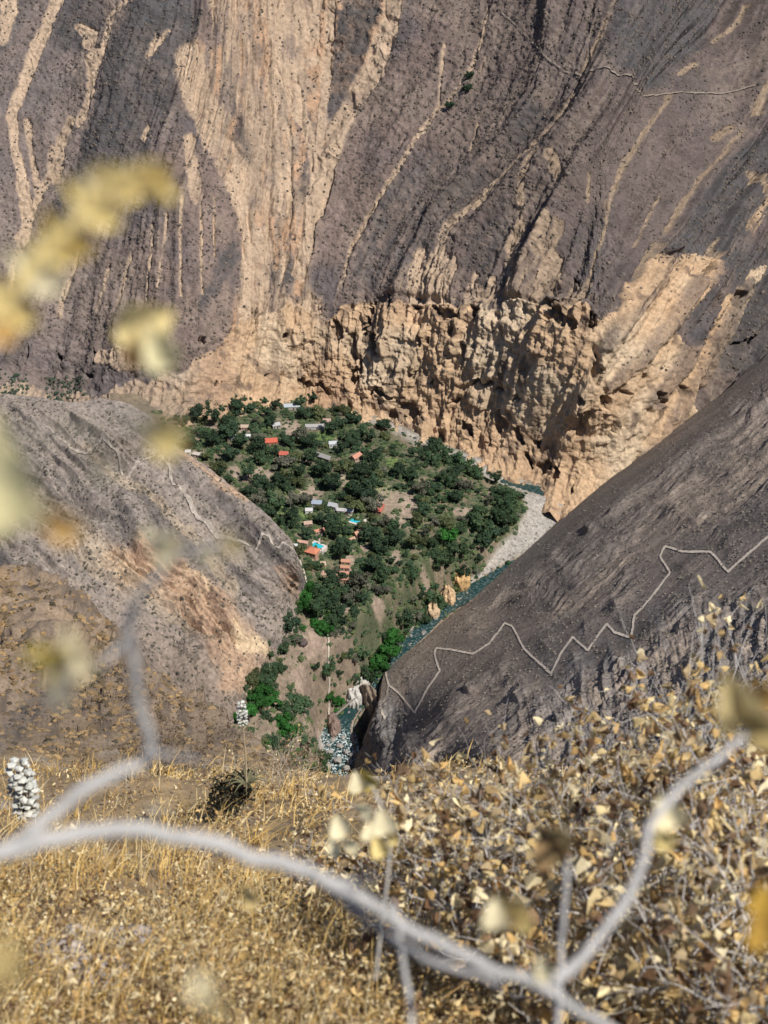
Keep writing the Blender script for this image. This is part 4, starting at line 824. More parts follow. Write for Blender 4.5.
# clearings stay clear
clear = Mask()
for u, v, ru, rv in BARE: clear.blob(u, v, ru * .95, rv * .95, 1)
for h in HOUSES: clear.blob(h[0], h[1] - 1, h[2] * .62 + 2.5, h[3] * .5 + 3.5, 1); clear.blob(h[0] - 1, h[1] + 4, h[2] * .5, 4, .9)
for p in POOLS: clear.blob(p[0], p[1] + 2, 10, 8, 1)
for u, v, ru, rv in [(327, 438, 9, 4), (337, 523, 9, 4), (300, 515, 12, 5)]: clear.blob(u, v, ru, rv, 1)
clear.line([(305, 575), (311, 603)], 2, 1, .9); clear.line([(325, 514), (318, 545)], 3, 1, .8)
zone = Mask()
zone.poly([(176, 416), (230, 405), (300, 401), (345, 414), (400, 432), (440, 450), (470, 466), (500, 484), (522, 498), (524, 515), (505, 540), (482, 556), (470, 575), (450, 586), (425, 603), (408, 622), (393, 642), (372, 655), (352, 662), (338, 640), (322, 608), (302, 604), (296, 560), (288, 538), (250, 500), (225, 480), (190, 455)], 1, 1)
zone.poly([(270, 610), (300, 600), (345, 615), (352, 650), (335, 690), (300, 640), (285, 650), (262, 700), (300, 740), (320, 760), (325, 785), (290, 770), (235, 715), (240, 690), (262, 660)], 1, .9)
def style(u, v):
    r = random.random()
    if (302 < u < 330 and 580 < v < 640): return 'bright' if r < .6 else 'mid'
    if (375 < u < 402 and 605 < v < 645): return 'bright' if r < .85 else 'mid'
    if v > 665: return 'bright' if r < .4 else 'mid' if r < .8 else 'olive'
    if u > 425: return 'mid' if r < .5 else 'dark' if r < .78 else 'olive' if r < .9 else 'grey'
    if v < 470: return 'dark' if r < .55 else 'mid' if r < .80 else 'olive' if r < .94 else 'grey'
    return 'dark' if r < .45 else 'mid' if r < .70 else 'grey' if r < .84 else 'olive'
TREES = [(465, 74, 8, 'dark', 1), (464, 87, 9, 'dark', 1), (447, 106, 8.5, 'dark', 1)]   # on the far wall
fixed = [(215, 425, 15, 'dark'), (196, 420, 13, 'dark'), (238, 415, 13, 'dark'), (228, 442, 17, 'dark'), (212, 448, 14, 'dark'), (230, 428, 12, 'dark'), (258, 452, 15, 'dark'), (268, 417, 9, 'dark'), (276, 410, 9, 'dark'), (265, 406, 7, 'dark'), (300, 408, 11, 'dark'), (306, 418, 11, 'dark'), (340, 428, 13, 'dark'), (347, 441, 9, 'dark'), (301, 440, 14, 'grey'), (290, 445, 11, 'dark'),
  (322, 476, 16, 'dark'), (334, 488, 15, 'dark'), (362, 478, 15, 'dark'), (360, 498, 18, 'dark'), (370, 490, 13, 'dark'), (350, 492, 7, 'bright'), (372, 462, 14, 'dark'), (249, 480, 11, 'dark'), (261, 486, 12, 'dark'), (285, 470, 17, 'grey'), (296, 478, 13, 'mid'), (261, 505, 14, 'grey'), (292, 521, 13, 'dark'), (290, 465, 9, 'dark'), (500, 525, 16, 'mid'), (508, 512, 15, 'mid'), (490, 540, 18, 'dark'), (478, 530, 17, 'mid'), (483, 548, 13, 'dark'),
  (512, 500, 12, 'mid'), (455, 555, 17, 'mid'), (440, 560, 18, 'mid'), (432, 572, 15, 'mid'), (448, 545, 14, 'bright'), (388, 625, 18, 'bright'), (380, 632, 14, 'bright'), (396, 618, 12, 'bright'), (390, 612, 12, 'bright'), (289, 632, 14, 'dark'), (284, 620, 12, 'dark'), (325, 600, 17, 'mid'), (318, 615, 16, 'mid'), (335, 590, 15, 'dark'), (330, 610, 13, 'dark'), (307, 592, 12, 'bright'), (305, 610, 12, 'bright'),
  (370, 540, 16, 'dark'), (380, 550, 14, 'dark'), (347, 553, 13, 'dark'), (335, 540, 13, 'dark'), (320, 524, 10, 'dark'), (360, 590, 16, 'grey'), (352, 600, 13, 'grey'), (376, 570, 15, 'dark'), (395, 545, 12, 'dark'), (404, 600, 14, 'dark'), (266, 656, 10, 'mid'), (262, 672, 10, 'mid'), (268, 688, 12, 'mid'), (262, 697, 13, 'bright'), (272, 703, 13, 'bright'), (250, 700, 9, 'bright'), (298, 708, 16, 'mid'), (288, 716, 12, 'mid'), (260, 712, 10, 'bright'), (290, 737, 12, 'bright'), (305, 745, 12, 'mid'), (322, 745, 12, 'mid'), (320, 768, 14, 'mid'), (366, 640, 12, 'mid'), (360, 628, 11, 'mid'), (300, 755, 10, 'mid')]
used = [(u, v, w_ * .6 / .6) for u, v, w_, s_ in fixed]; allt = [(u, v, w_, s_) for u, v, w_, s_ in fixed]
tries = 0
while len(allt) < 292 and tries < 60000:
    tries += 1; u = random.uniform(172, 526); v = random.uniform(400, 785)
    if random.random() > zone(u, v) or clear(u, v) > .4 or gravel(u, v) > .3: continue
    w_ = random.uniform(6, 14) if v < 560 else random.uniform(6, 13)
    if random.random() < .15: w_ *= .7
    if any((u - a) ** 2 + ((v - b) * 1.25) ** 2 < ((w_ + c) * .38) ** 2 for a, b, c, _ in allt): continue
    allt.append((u, v, w_, style(u, v)))
def grove(n, label):
    Vs, Fs, Cs, off, cnt, tr = [], [], [], 0, 0, 0; pack = {}
    for k_, lst in CROWN.items():
        for i, me in enumerate(lst):
            nv = len(me.vertices); a = np.empty(nv * 3, np.float32); me.vertices.foreach_get('co', a)
            fl = [tuple(p.vertices) for p in me.polygons]; c = np.empty(nv * 4, np.float32); me.color_attributes['tint'].data.foreach_get('color', c)
            pack[k_, i] = (a.reshape(-1, 3), np.array([f for f in fl if len(f) == 4]), c.reshape(-1, 4)[:, :3])
    while cnt < n and tr < 40000:
        tr += 1; u = random.uniform(172, 526); v = random.uniform(400, 785)
        if random.random() > zone(u, v) or clear(u, v) > .35 or gravel(u, v) > .3: continue
        V, Fq, C = pack[style(u, v), random.randrange(3)]; q = random.uniform(2.4, 5.4) / 1.5; th = random.random() * 6.28
        Vs.append(rotz(V * [q, q, q * random.uniform(.55, .95)], th) + floor.pt(u, v) - [0, 0, .3]); Fs.append(Fq + off); Cs.append(C * random.uniform(.7, 1.5)); off += len(V); cnt += 1
    tag(link('small_trees', mk('small_trees', np.concatenate(Vs), np.concatenate(Fs), M['leaf'], np.concatenate(Cs), smooth=False)), label, None, None, 'stuff')
grove(620, 'smaller trees and tall bushes filling the gaps of the oasis')
LAND = [(h[0], h[1], h[9]) for h in HOUSES]
SHORT = {0: 'largest red roof', 1: 'smaller red roof', 2: 'square red roof', 3: 'orange roof', 4: 'first terracotta cabin', 7: 'last terracotta cabin', 8: 'round thatched hut', 11: 'long white building', 13: 'small white house', 14: 'dark pitched roof house', 15: 'terracotta house by the river bank', 16: 'blue grey roof', 17: 'white roof', 20: 'cabin between the pools', 23: 'long low terracotta cabin', 25: 'tiny white rim hut', 27: 'grey green roof', 29: 'long roof at the cliff foot', 30: 'white hut at the left end'}
marks = [(HOUSES[i][0], HOUSES[i][1], n_) for i, n_ in SHORT.items()] + [(355, 520, 'turquoise pool'), (317, 546, 'lower pale pool'), (400, 500, 'bare field'), (461, 569, 'upper tan bluff'), (432, 594, 'lowest tan bluff'), (345, 693, 'footbridge'), (262, 660, 'pale orange bank'), (570, 515, 'river bend'), (470, 511, 'dirt clearing in the east grove'), (336, 728, 'green gorge pool'), (391, 640, 'foot of the zigzag path'), (440, 470, 'cliff foot beside the gravel strip'), (300, 680, 'bare brown slope'), (520, 495, 'point of the gravel bar'), (415, 540, 'small dirt patch')]
ORD = ['first', 'second', 'third', 'fourth', 'fifth', 'sixth', 'seventh', 'eighth', 'ninth', 'tenth', 'eleventh', 'twelfth', 'thirteenth', 'fourteenth', 'fifteenth', 'sixteenth', 'seventeenth', 'eighteenth', 'nineteenth', 'twentieth']
bag = {}
for t_ in allt:
    u, v, w_, s_ = t_; m_ = min(marks, key=lambda q: (q[0] - u) ** 2 + (q[1] - v) ** 2); du, dv = u - m_[0], v - m_[1]
    side = ('right of' if du > 0 else 'left of') if abs(du) > abs(dv) else ('below' if dv > 0 else 'above')
    sz = 'large' if w_ > 12.5 else 'small' if w_ < 7.5 else 'medium'
    bag.setdefault((sz, s_, side, m_[2]), []).append((math.hypot(du, dv), t_))
for (sz, s_, side, nm), L_ in bag.items():
    L_.sort(key=lambda q: q[0])
    for i, (_, (u, v, w_, _s)) in enumerate(L_):
        P = floor.pt(u, v); wm = w_ * .62
        o = put_tree(P, wm * 1.32, s_, random.randrange(3)); pre = '' if len(L_) == 1 else ORD[min(i, 19)] + ' nearest '
        tag(o, ('%s%s %s tree %s the %s' % (pre, sz, CNAME[s_], side, nm)), 'tree', 'trees of the village oasis')
for (u, v, w_, s_, i), lb in zip(TREES, ['upper of the three dark trees high on the far wall', 'middle dark tree beside the gully on the far wall', 'lowest dark tree left of the other two on the far wall']):
    tag(put_tree(wall.pt(u, v), w_ * .8, s_, i), lb, 'tree', 'trees on the far wall')
scrub(wall, 700, -20, 85, 376, 402, lambda u, v: ((np.abs(u - 65) < 20) | (np.abs(u - 15) < 14)) * .45, .7, 1.8, (.03, .05, .035), (.07, .09, .06), 'green thicket at the foot of the far wall behind the ridge', name='thicket')
# ------------------------------------------------------------------ rocks
def rock(P, size, c, name='boulder', seed=0, n=18, rough=.35, stretch=1.0):
    a = np.linspace(0, np.pi, n); b_ = np.linspace(0, 2 * np.pi, 2 * n + 1); A_, B_ = np.meshgrid(a, b_, indexing='ij')
    D = np.stack([np.sin(A_) * np.cos(B_), np.sin(A_) * np.sin(B_), np.cos(A_)], -1)
    f_ = 1 + rough * (fbm(D[..., 0] * 2 + seed * 7.1, D[..., 1] * 2 + 3, D[..., 2] * 2 * stretch + 5, n=4, ridged=True) - .5) * 2
    V = D * f_[..., None] * np.array(size); cc = np.array(c) * (.7 + .6 * fbm(V[..., 0] * .6 + seed, V[..., 1] * .6, V[..., 2] * .4, n=3))[..., None]
    o = link(name, mk(name, V.reshape(-1, 3), gridfaces(n, 2 * n + 1)[:, ::-1], M['rock'], cc.reshape(-1, 3), smooth=True)); o.location = P; return o
def outcrop(u, v, size, c, label, seed, dz=0, turn=0, name='rock_outcrop'):
    P = floor.pt(u, v); o = rock(P + np.array([0, 0, dz]), size, c, name, seed, 40, .45, .5); o.rotation_euler = (0, 0, R(turn)); return tag(o, label, 'rock outcrop')
outcrop(461, 570, (5, 4, 7), (.48, .31, .15), 'uppermost tan bluff on the river bank under the trees', 1, 0)
outcrop(448, 584, (4, 4.5, 8.5), (.52, .36, .22), 'middle tan bluff standing over the dark river', 2, 0)
outcrop(433, 597, (4, 5, 8), (.46, .34, .22), 'lowest of the three tan bluffs, beside the pale bank', 3, 0)
outcrop(361, 671, (4.5, 4.5, 6), (.42, .39, .35), 'rounded pale grey rock above the gorge entrance', 4, 0)
outcrop(354, 688, (4.5, 6, 7), (.44, .42, .39), 'smooth pale rock slab beside the footbridge', 5, 0, 20)
outcrop(370, 724, (4.0, 9, 13), (.22, .175, .135), 'tall brown rock fin dividing the gorge', 6, -3, 30)
outcrop(333, 706, (3.5, 8, 7), (.20, .145, .12), 'reddish rock wall left of the gorge pool', 7, -2, 5)
outcrop(301, 641, (3, 2.5, 2), (.10, .075, .07), 'small dark rock on the bare slope below the trees', 8)
def nth(n):
    sfx = 'th' if 10 <= n % 100 <= 20 else {1: 'st', 2: 'nd', 3: 'rd'}.get(n % 10, 'th'); return '%d%s' % (n, sfx)
spots = [(333, 740, 2.2), (340, 746, 2.6), (330, 752, 2.0), (346, 752, 2.4), (338, 760, 2.2), (350, 762, 2.5), (343, 738, 1.8), (347, 768, 2.2), (352, 755, 1.8), (328, 745, 1.6)]
for i, (u, v, r_) in enumerate(sorted(spots, key=lambda q: q[1])):
    P = at(u, v, kz(u, v, -49)); o = rock(P, (r_ * random.uniform(.4, .8), r_ * random.uniform(.4, .9), r_ * .35), (.30, .28, .26), 'boulder', 20 + i, 10, 1.1); o.rotation_euler = (0, 0, i * 1.3); tag(o, 'pale boulder in the gorge rapids, %s from the top of the white water' % nth(i + 1), 'boulder', 'boulders in the gorge rapids')
for i in range(46):
    j = 225 + int(i * 2.35) + random.randrange(3); j = min(j, 335); off = random.uniform(-.5, .55) * RWm[j]
    P = RP[j] + S[j] * off; r_ = random.uniform(.4, 1.1); o = rock(P + np.array([0, 0, .1]), (r_, r_ * 1.3, r_ * .45), (.20, .19, .175), 'boulder', 50 + i, 8, .95); o.rotation_euler = (0, 0, i * 1.7)
    tag(o, 'grey boulder in the river under the dark slope, %s downstream from the bend' % nth(i + 1), 'boulder', 'boulders along the river')
# footbridge
a_, b_ = floor.pt(330, 688), at(354, 699, kz(354, 699, -34.)); a_[2] += 1.0; mid = (a_ + b_) / 2; ln = np.linalg.norm((b_ - a_)[:2])
fb = empty('footbridge', mid, math.atan2(b_[1] - a_[1], b_[0] - a_[0])); tag(fb, 'narrow pale footbridge spanning the gorge above the pool', 'footbridge')
pitch = (b_[2] - a_[2]) / ln; d = MB(); X = np.linspace(-ln / 2 - 1, ln / 2 + 1, 12)
for x0, x1 in zip(X[:-1], X[1:]): d.add([[x0, -.7, x0 * pitch], [x1, -.7, x1 * pitch], [x1, .7, x1 * pitch], [x0, .7, x0 * pitch], [x0, -.7, x0 * pitch - .35], [x1, -.7, x1 * pitch - .35], [x1, .7, x1 * pitch - .35], [x0, .7, x0 * pitch - .35]], [[0, 1, 2, 3], [7, 6, 5, 4], [0, 4, 5, 1], [2, 6, 7, 3]], (.42, .38, .33))
d.build('deck', M['wall'], fb, False)
for sy in (-.7, .7):
    r = MB(); r.tube([(x, sy, x * pitch + 1.0) for x in X], .06, 5, (.35, .32, .3)); 
    for x in X[1:-1]: r.tube([(x, sy, x * pitch), (x, sy, x * pitch + 1.0)], .05, 4, (.35, .32, .3))
    r.build('railing', M['wall'], fb)
#@@FORE
# ------------------------------------------------------------------ foreground plants
def leafgrid(n=6, L_=1.0, Wd=.62, cup=.5, bend=.4, tip=1.6):
    a = np.linspace(0, 1, n + 1); b_ = np.linspace(-1, 1, n + 1); A_, B_ = np.meshgrid(a, b_, indexing='ij')
    w_ = Wd * np.sin(np.pi * np.clip(A_, 0.02, .985) ** (1 / tip)) ** .8 * .5
    y = (A_ - .0) * L_; x = B_ * w_; z = cup * (B_ ** 2) * w_ * 1.6 - bend * A_ ** 2 * L_
    return np.stack([x, y, z], -1).reshape(-1, 3), gridfaces(n + 1, n + 1)
LV = []
for i in range(9):
    V_, F_ = leafgrid(4, 1, rng.uniform(.5, .95), rng.uniform(.3, 2.2), rng.uniform(-.5, 1.1)); V_ = V_ + rng.normal(size=V_.shape) * .055; LV.append((V_, F_))
OCH = np.array([(.66, .48, .22), (.76, .60, .32), (.82, .70, .44), (.42, .29, .14), (.17, .10, .055), (.62, .41, .17), (.80, .68, .44), (.50, .38, .22), (.26, .17, .10)])
def randrot(n):
    q = rng.normal(size=(n, 4)); q /= np.linalg.norm(q, axis=1)[:, None]; a, b_, c, d = q.T
    return np.stack([np.stack([1 - 2 * (c * c + d * d), 2 * (b_ * c - a * d), 2 * (b_ * d + a * c)], -1), np.stack([2 * (b_ * c + a * d), 1 - 2 * (b_ * b_ + d * d), 2 * (c * d - a * b_)], -1), np.stack([2 * (b_ * d - a * c), 2 * (c * d + a * b_), 1 - 2 * (b_ * b_ + c * c)], -1)], 1)
def many(tmpls, P, size, cols):
    """curled leaves of several templates, randomly turned, as arrays"""
    Vs, Fq, Cs, off = [], [], [], 0; pick = rng.integers(len(tmpls), size=len(P))
    for k_, (T, Fc) in enumerate(tmpls):
        m_ = pick == k_; n = int(m_.sum())
        if not n: continue
        V = np.einsum('nij,mj->nmi', randrot(n), T) * size[m_][:, None, None] + P[m_][:, None]
        Vs.append(V.reshape(-1, 3)); Fq.append((Fc[None] + (np.arange(n) * len(T))[:, None, None] + off).reshape(-1, 4)); Cs.append(np.repeat(cols[m_], len(T), 0)); off += n * len(T)
    return np.concatenate(Vs), np.concatenate(Fq), np.concatenate(Cs)

# dry grass: blades in tufts
def blades(P, h, wd, cols, lean):
    n = len(P); th = rng.random(n) * 6.28; d = np.stack([np.cos(th), np.sin(th), 0 * th], 1); s_ = np.stack([-np.sin(th + 1), np.cos(th + 1), 0 * th], 1)
    rows = []
    for t_, ww in ((0, 1.0), (.4, .9), (.75, .6), (1, .12)):
        c = P + np.array([0, 0, 1.0]) * (h * t_ * (1 - .25 * t_ * lean))[:, None] + d * (h * lean * t_ ** 2)[:, None]
        rows += [c - s_ * (wd * ww / 2)[:, None], c + s_ * (wd * ww / 2)[:, None]]
    V = np.stack(rows, 1); f_ = np.array([[0, 1, 3, 2], [2, 3, 5, 4], [4, 5, 7, 6]])
    return V.reshape(-1, 3), (f_[None] + (np.arange(n) * 8)[:, None, None]).reshape(-1, 4), np.repeat(cols, 8, 0)
GR = np.array([(.66, .46, .17), (.60, .40, .14), (.74, .57, .28), (.42, .28, .12), (.62, .51, .32), (.54, .36, .12)])
nt_ = 7000; u = rng.uniform(-120, 890, nt_); v = 772 + (1200 - 772) * rng.random(nt_) ** 1.25; v = np.maximum(v, ntop(u) + 2)
P0 = near.pt(u, v); k0 = proj(P0)[2]; m_ = 11; rad = .03 + .10 * rng.random(nt_)
dens = (fbm(P0[:, 0] / .8, P0[:, 1] / .8, n=2) > .40) & (rng.random(nt_) < np.interp(u, [300, 420], [1, .35]))
P0, k0, rad = P0[dens], k0[dens], rad[dens]; nt_ = len(P0)
Pb = np.repeat(P0, m_, 0) + rng.normal(size=(nt_ * m_, 3)) * np.repeat(rad, m_)[:, None] * [1, 1, 0]; kb = np.repeat(k0, m_)
hb = (.04 + .20 * rng.random(nt_ * m_) ** 1.6) * np.repeat(.6 + .8 * rng.random(nt_), m_) * np.clip(kb / 9, .8, 1.1) * (.7 + 1.1 * np.repeat(fbm(P0[:, 0] / 1.5, P0[:, 1] / 1.5, n=2), m_))
V, Fq, C = blades(Pb, hb, np.clip(kb * .00055, .003, .014) * (1 + rng.random(len(kb))), GR[np.repeat(rng.integers(6, size=nt_), m_)] * (.7 + .6 * rng.random((len(kb), 1))), .2 + 1.0 * rng.random(len(kb)))
tag(link('dry_grass', mk('dry_grass', V, Fq, M['grass'], C, smooth=False)), 'golden dry grass covering the foreground hillside', None, None, 'stuff')
nl = 80000; u = rng.uniform(-120, 890, nl); v = 775 + (1210 - 775) * rng.random(nl) ** 1.1; v = np.maximum(v, ntop(u) + 3); kp = fbm(u / 40, v / 30, n=3) + .25 * sm(840, 940, v) > .46; u, v = u[kp], v[kp]
P0 = near.pt(u, v); k0 = proj(P0)[2]; P0[:, 2] += .02 + .20 * rng.random(len(u)) ** 1.5
V, Fq, C = many(LV, P0, (.008 + .022 * rng.random(len(u)) ** 1.5) * np.clip(k0 / 8, .9, 1.6), OCH[rng.integers(len(OCH), size=len(u))] * (.75 + .5 * rng.random((len(u), 1))))
tag(link('dried_herbs', mk('dried_herbs', V, Fq, M['dryleaf'], C)), 'curled ochre leaves of low dried herbs among the grass', None, None, 'stuff')
# pale stones between the grass
for i, (u_, v_, s_, lb) in enumerate([(75, 958, .22, 'pale stone largest of those in the lower left grass'), (60, 985, .13, 'small pale stone below the largest one in the grass'), (125, 968, .16, 'pale flat stone right of the largest one in the grass'), (150, 940, .10, 'little pale stone above the flat one in the grass'), (100, 1000, .12, 'pale stone near the lower left edge of the picture')]):
    o = rock(near.pt(u_, v_) + [0, 0, .03], (s_, s_ * .8, s_ * .5), (.50, .43, .38), 'stone', 90 + i, 14, .3); tag(o, lb, 'stone')

# dried shrubs
def shrub(u0, k0, h, r, label, name='dry_shrub', nst=12, leafn=300, tw=(.47, .44, .41), lc=OCH, lsz=.032, dark_=0.0):
    f_ = lambda v_: float(nh_q(u0, v_)) - 1 / k0
    lo, hi = 772, 1240
    for _ in range(30):
        mid_ = (lo + hi) / 2
        if f_(mid_) > 0: hi = mid_
        else: lo = mid_
    h *= .90 if name == 'dry_shrub' else 1.0; P = near.pt(u0, lo); o = empty(name, P, 0); tag(o, label, 'shrub', 'dried shrubs of the foreground' if name == 'dry_shrub' else None)
    mb = MB(); tips = []
    def grow(p, d, ln, rd, lev):
        n = 4; pts = [p]; dd = d.copy()
        for i in range(n):
            dd = dd + rng.normal(size=3) * .16; dd /= np.linalg.norm(dd); pts.append(pts[-1] + dd * ln / n)
            if lev >= 1: tips.append(pts[-1])
        mb.tube(pts, np.linspace(rd, rd * .6, n + 1), 4 if lev else 5, np.array(tw) * (.75 + .5 * rng.random()))
        if lev < 3:
            for j in range(2 + (rng.random() < .45)):
                q = pts[-1 - (j % 2) * int(rng.integers(0, 3))]; nd = dd + rng.normal(size=3) * .55; nd[2] += .15; nd /= np.linalg.norm(nd); grow(q, nd, ln * (.55 + .3 * rng.random()), rd * .6, lev + 1)
    for i in range(nst):
        a = i / nst * 6.28 + rng.random(); t_ = .15 + .75 * rng.random(); d = np.array([math.cos(a) * t_ * r / h * 1.3, math.sin(a) * t_ * r / h * 1.3, 1.0]); d /= np.linalg.norm(d)
        grow(np.array([math.cos(a), math.sin(a), 0]) * .05, d, h * (.50 + .24 * rng.random()), .0058 + .003 * rng.random(), 0)
    mb.build('stems', M['twig'], o)
    T = np.array(tips); pk = T[rng.integers(len(T), size=leafn)] + rng.normal(size=(leafn, 3)) * .026
    w_ = sm(.1 * h, .8 * h, pk[:, 2]); pk = pk[rng.random(len(pk)) < .3 + .7 * w_]
    cl = lc[rng.integers(len(lc), size=len(pk))] * (.7 + .6 * rng.random((len(pk), 1)))
    V, Fq, C = many(LV, pk, lsz * (.7 + 1.0 * rng.random(len(pk))), cl)
    link('foliage', mk('foliage', V, Fq, M['dryleaf'], C), o); return o
SH = [(738, 6.4, 1.02, .55, 'tall dried shrub at the right edge below the blurred leaf cluster', 420), (684, 7.6, 1.08, .6, 'dense dried shrub left of the one at the right edge', 420), (604, 7.2, .88, .55, 'dried shrub behind the rising pale twig', 360), (540, 8.0, 1.10, .5, 'tallest dried shrub reaching up over the dark slope near the middle right', 380), (478, 8.8, .80, .5, 'dried shrub left of the tallest one, tops against the slope', 320), (414, 8.4, .68, .5, 'leafy dried shrub near the gorge foot in the centre', 300), (770, 9.2, 1.12, .6, 'dried shrub cut by the right edge behind the nearest ones', 320), (646, 10, 1.05, .6, 'farther dried shrub on the skyline between two nearer ones', 320), (565, 10.6, .86, .5, 'farther dried shrub behind the tallest one', 280),
      (505, 6.2, .62, .45, 'low dried shrub above the thick branch in the middle', 300), (432, 6.6, .52, .42, 'low brown shrub just above the bend of the thick branch', 260), (706, 5.3, .72, .45, 'near dried shrub with orange leaves at lower right', 320), (626, 5.5, .62, .42, 'near low shrub right of the branch fork', 280), (772, 4.7, .75, .4, 'nearest shrub in the lower right corner', 280), (370, 9.6, .48, .42, 'small dried shrub at the left end of the shrub mass', 220), (566, 5.2, .46, .4, 'low dried shrub under the branch fork', 240), (660, 6.4, .85, .5, 'dried shrub in the middle of the right hand thicket', 340), (720, 8.4, 1.15, .55, 'high dried shrub behind the right edge thicket', 340), (500, 10, .75, .5, 'dried shrub on the skyline right of the gorge', 260), (330, 10.5, .35, .4, 'lowest dried shrub at the skyline left of the gorge', 140)]
for u_, k_, h, r, lb, nl_ in SH: shrub(u_, k_, h, r, lb, leafn=int(nl_ * 1.4), nst=12)
BR = np.array([(.20, .15, .10), (.26, .19, .12), (.14, .10, .07)])
shrub(155, 22, .9, .9, 'brown twiggy bush behind the thick branch at left', 'bush', 16, 900, (.16, .12, .09), BR, .022)
shrub(205, 30, 1.0, 1.0, 'dim brown bush between the left branch and the dark rosette', 'bush', 14, 700, (.18, .14, .10), BR, .028)
shrub(298, 26, .45, .8, 'greyish brown bush on the skyline below the gorge', 'bush', 14, 700, (.22, .18, .14), BR * 1.3, .026)
shrub(270, 22, .6, .8, 'pale twiggy bush right of the dark rosette', 'bush', 16, 260, (.42, .36, .28), OCH, .022)
DK = np.array([(.035, .035, .025), (.06, .055, .03), (.02, .022, .018)])
shrub(232, 16, .42, .16, 'nearly black leafy bush below the far white flower stalk', 'dark_bush', 10, 700, (.05, .045, .035), DK, .026)

# white flowering stalks
def stalk(u_, v0, v1, k_, wpx, lb, nb=44, full=.95):
    top = at(u_, v0, np.array(k_)); sw = wpx / F * k_; hh = (v1 - v0) / F * k_ / .84
    lo, hi = 765, 1200
    for _ in range(30):
        mid_ = (lo + hi) / 2
        if float(nh_q(u_, mid_)) - 1 / k_ > 0: hi = mid_
        else: lo = mid_
    gz = near.pt(u_, lo)[2]; base = np.array([top[0], top[1], gz]); H = top[2] - gz; o = empty('flower_stalk', base); tag(o, lb, 'flower stalk')
    mb = MB(); mb.tube([(0, 0, -.05), (.01 * H, 0, H * .4), (0, .01 * H, H * .98)], [sw * .10, sw * .08, sw * .04], 7, (.40, .33, .22)); mb.build('stalk', M['twig'], o)
    nt2 = 10 if nb > 30 else 6
    for j in range(nt2):
        z = H - hh * (j + .4) / nt2; rr = sw * .5 * (.45 + .55 * math.sin(min(1, (j + 1.2) / 4) * 1.57)) ; m_ = 5 if j == 0 else 9; bm = MB()
        for i in range(m_):
            a = i / m_ * 6.28 + j * .45; c = np.array([math.cos(a) * rr * .72, math.sin(a) * rr * .72, z + rng.normal() * .008])
            D, fc = ico(); V = D * (sw * .105 * (.6 + .7 * rng.random())) * (1 + .8 * (rng.random((len(D), 1)) - .5)) * [1.3, 1.3, .8] + c + rng.normal(size=3) * sw * .03; bm.add(V, fc, np.array((.52, .52, .48)) * (.7 + .4 * rng.random()))
        bm.build('bloom', M['bloom'], o, False)
    lf = MB()
    for i in range(14):
        a = i * 2.4; d = np.array([math.cos(a), math.sin(a), 0]); l_ = H * .22
        pts = np.array([d * 0, d * l_ * .5 + [0, 0, l_ * .35], d * l_ + [0, 0, l_ * .25]]); lf.tube(curve(pts, 6), [.012, .014, .012, .009, .005, .001], 4, (.20, .19, .11))
    lf.build('leaf_rosette', M['dryleaf'], o)
def ico():
    t_ = (1 + 5 ** .5) / 2; V = np.array([(-1, t_, 0), (1, t_, 0), (-1, -t_, 0), (1, -t_, 0), (0, -1, t_), (0, 1, t_), (0, -1, -t_), (0, 1, -t_), (t_, 0, -1), (t_, 0, 1), (-t_, 0, -1), (-t_, 0, 1)]) / 1.9
    return V, np.array([(0, 11, 5), (0, 5, 1), (0, 1, 7), (0, 7, 10), (0, 10, 11), (1, 5, 9), (5, 11, 4), (11, 10, 2), (10, 7, 6), (7, 1, 8), (3, 9, 4), (3, 4, 2), (3, 2, 6), (3, 6, 8), (3, 8, 9), (4, 9, 5), (2, 4, 11), (6, 2, 10), (8, 6, 7), (9, 8, 1)])
stalk(18, 762, 822, 12.5, 29, 'white woolly flower stalk standing at the left edge')
stalk(241, 703, 727, 15.0, 12, 'small far white flower stalk rising above the dark bush', 20)

# the out of focus shrub right in front: branches and dried leaves
hero = empty('near_shrub', tuple(at(-60, 900, np.array(.98)) - np.array([.12, 0, 1.0]))); tag(hero, 'out of focus grey branch with curled yellow leaves crossing the foreground', 'shrub')
hb_ = np.array(hero.location)
def br(pts, r0, r1, c=(.40, .385, .37), name='branch', n=None):
    Q = curve(np.array([(*at(p[0], p[1], np.array(p[2])),) for p in pts]), n or len(pts) * 7); nq = len(Q)
    Q = Q + np.stack([fbm(np.arange(nq) / 3 + 9 * k_, np.full(nq, r0 * 1e4), n=2) - .5 for k_ in range(3)], 1) * r0 * 1.2
    rd = np.linspace(r0, r1, nq) * (1 + .25 * (fbm(np.arange(nq) / 2.5, np.full(nq, 3.3), n=2) - .5)); mb = MB(); mb.tube(Q - hb_, rd, 10, c); mb.build(name, M['twig'], hero)
mb = MB(); e = at(-60, 868, np.array(.98)) - hb_; mb.tube(curve([(0, 0, -.6), (.0, .0, .3), tuple(e * .85 + np.array([-.02, 0, 0])), tuple(e)], 20), np.linspace(.011, .0072, 20), 10, (.40, .38, .36)); mb.build('stem', M['twig'], hero)
br([(-60, 868, .98), (0, 852, .98), (60, 838, 1.0), (130, 832, 1.02), (200, 840, 1.04), (265, 860, 1.06), (330, 882, 1.08), (400, 922, 1.1), (470, 958, 1.12), (540, 988, 1.15), (600, 1020, 1.18), (680, 1075, 1.2)], .0060, .0040)
br([(0, 850, .98), (55, 815, .99), (105, 778, 1.0), (150, 752, 1.01), (140, 705, .99), (130, 645, .95), (136, 600, .92), (172, 562, .90), (225, 542, .88)], .0050, .0018)
br([(150, 752, 1.0), (178, 757, .98), (206, 762, .95)], .0028, .0012)
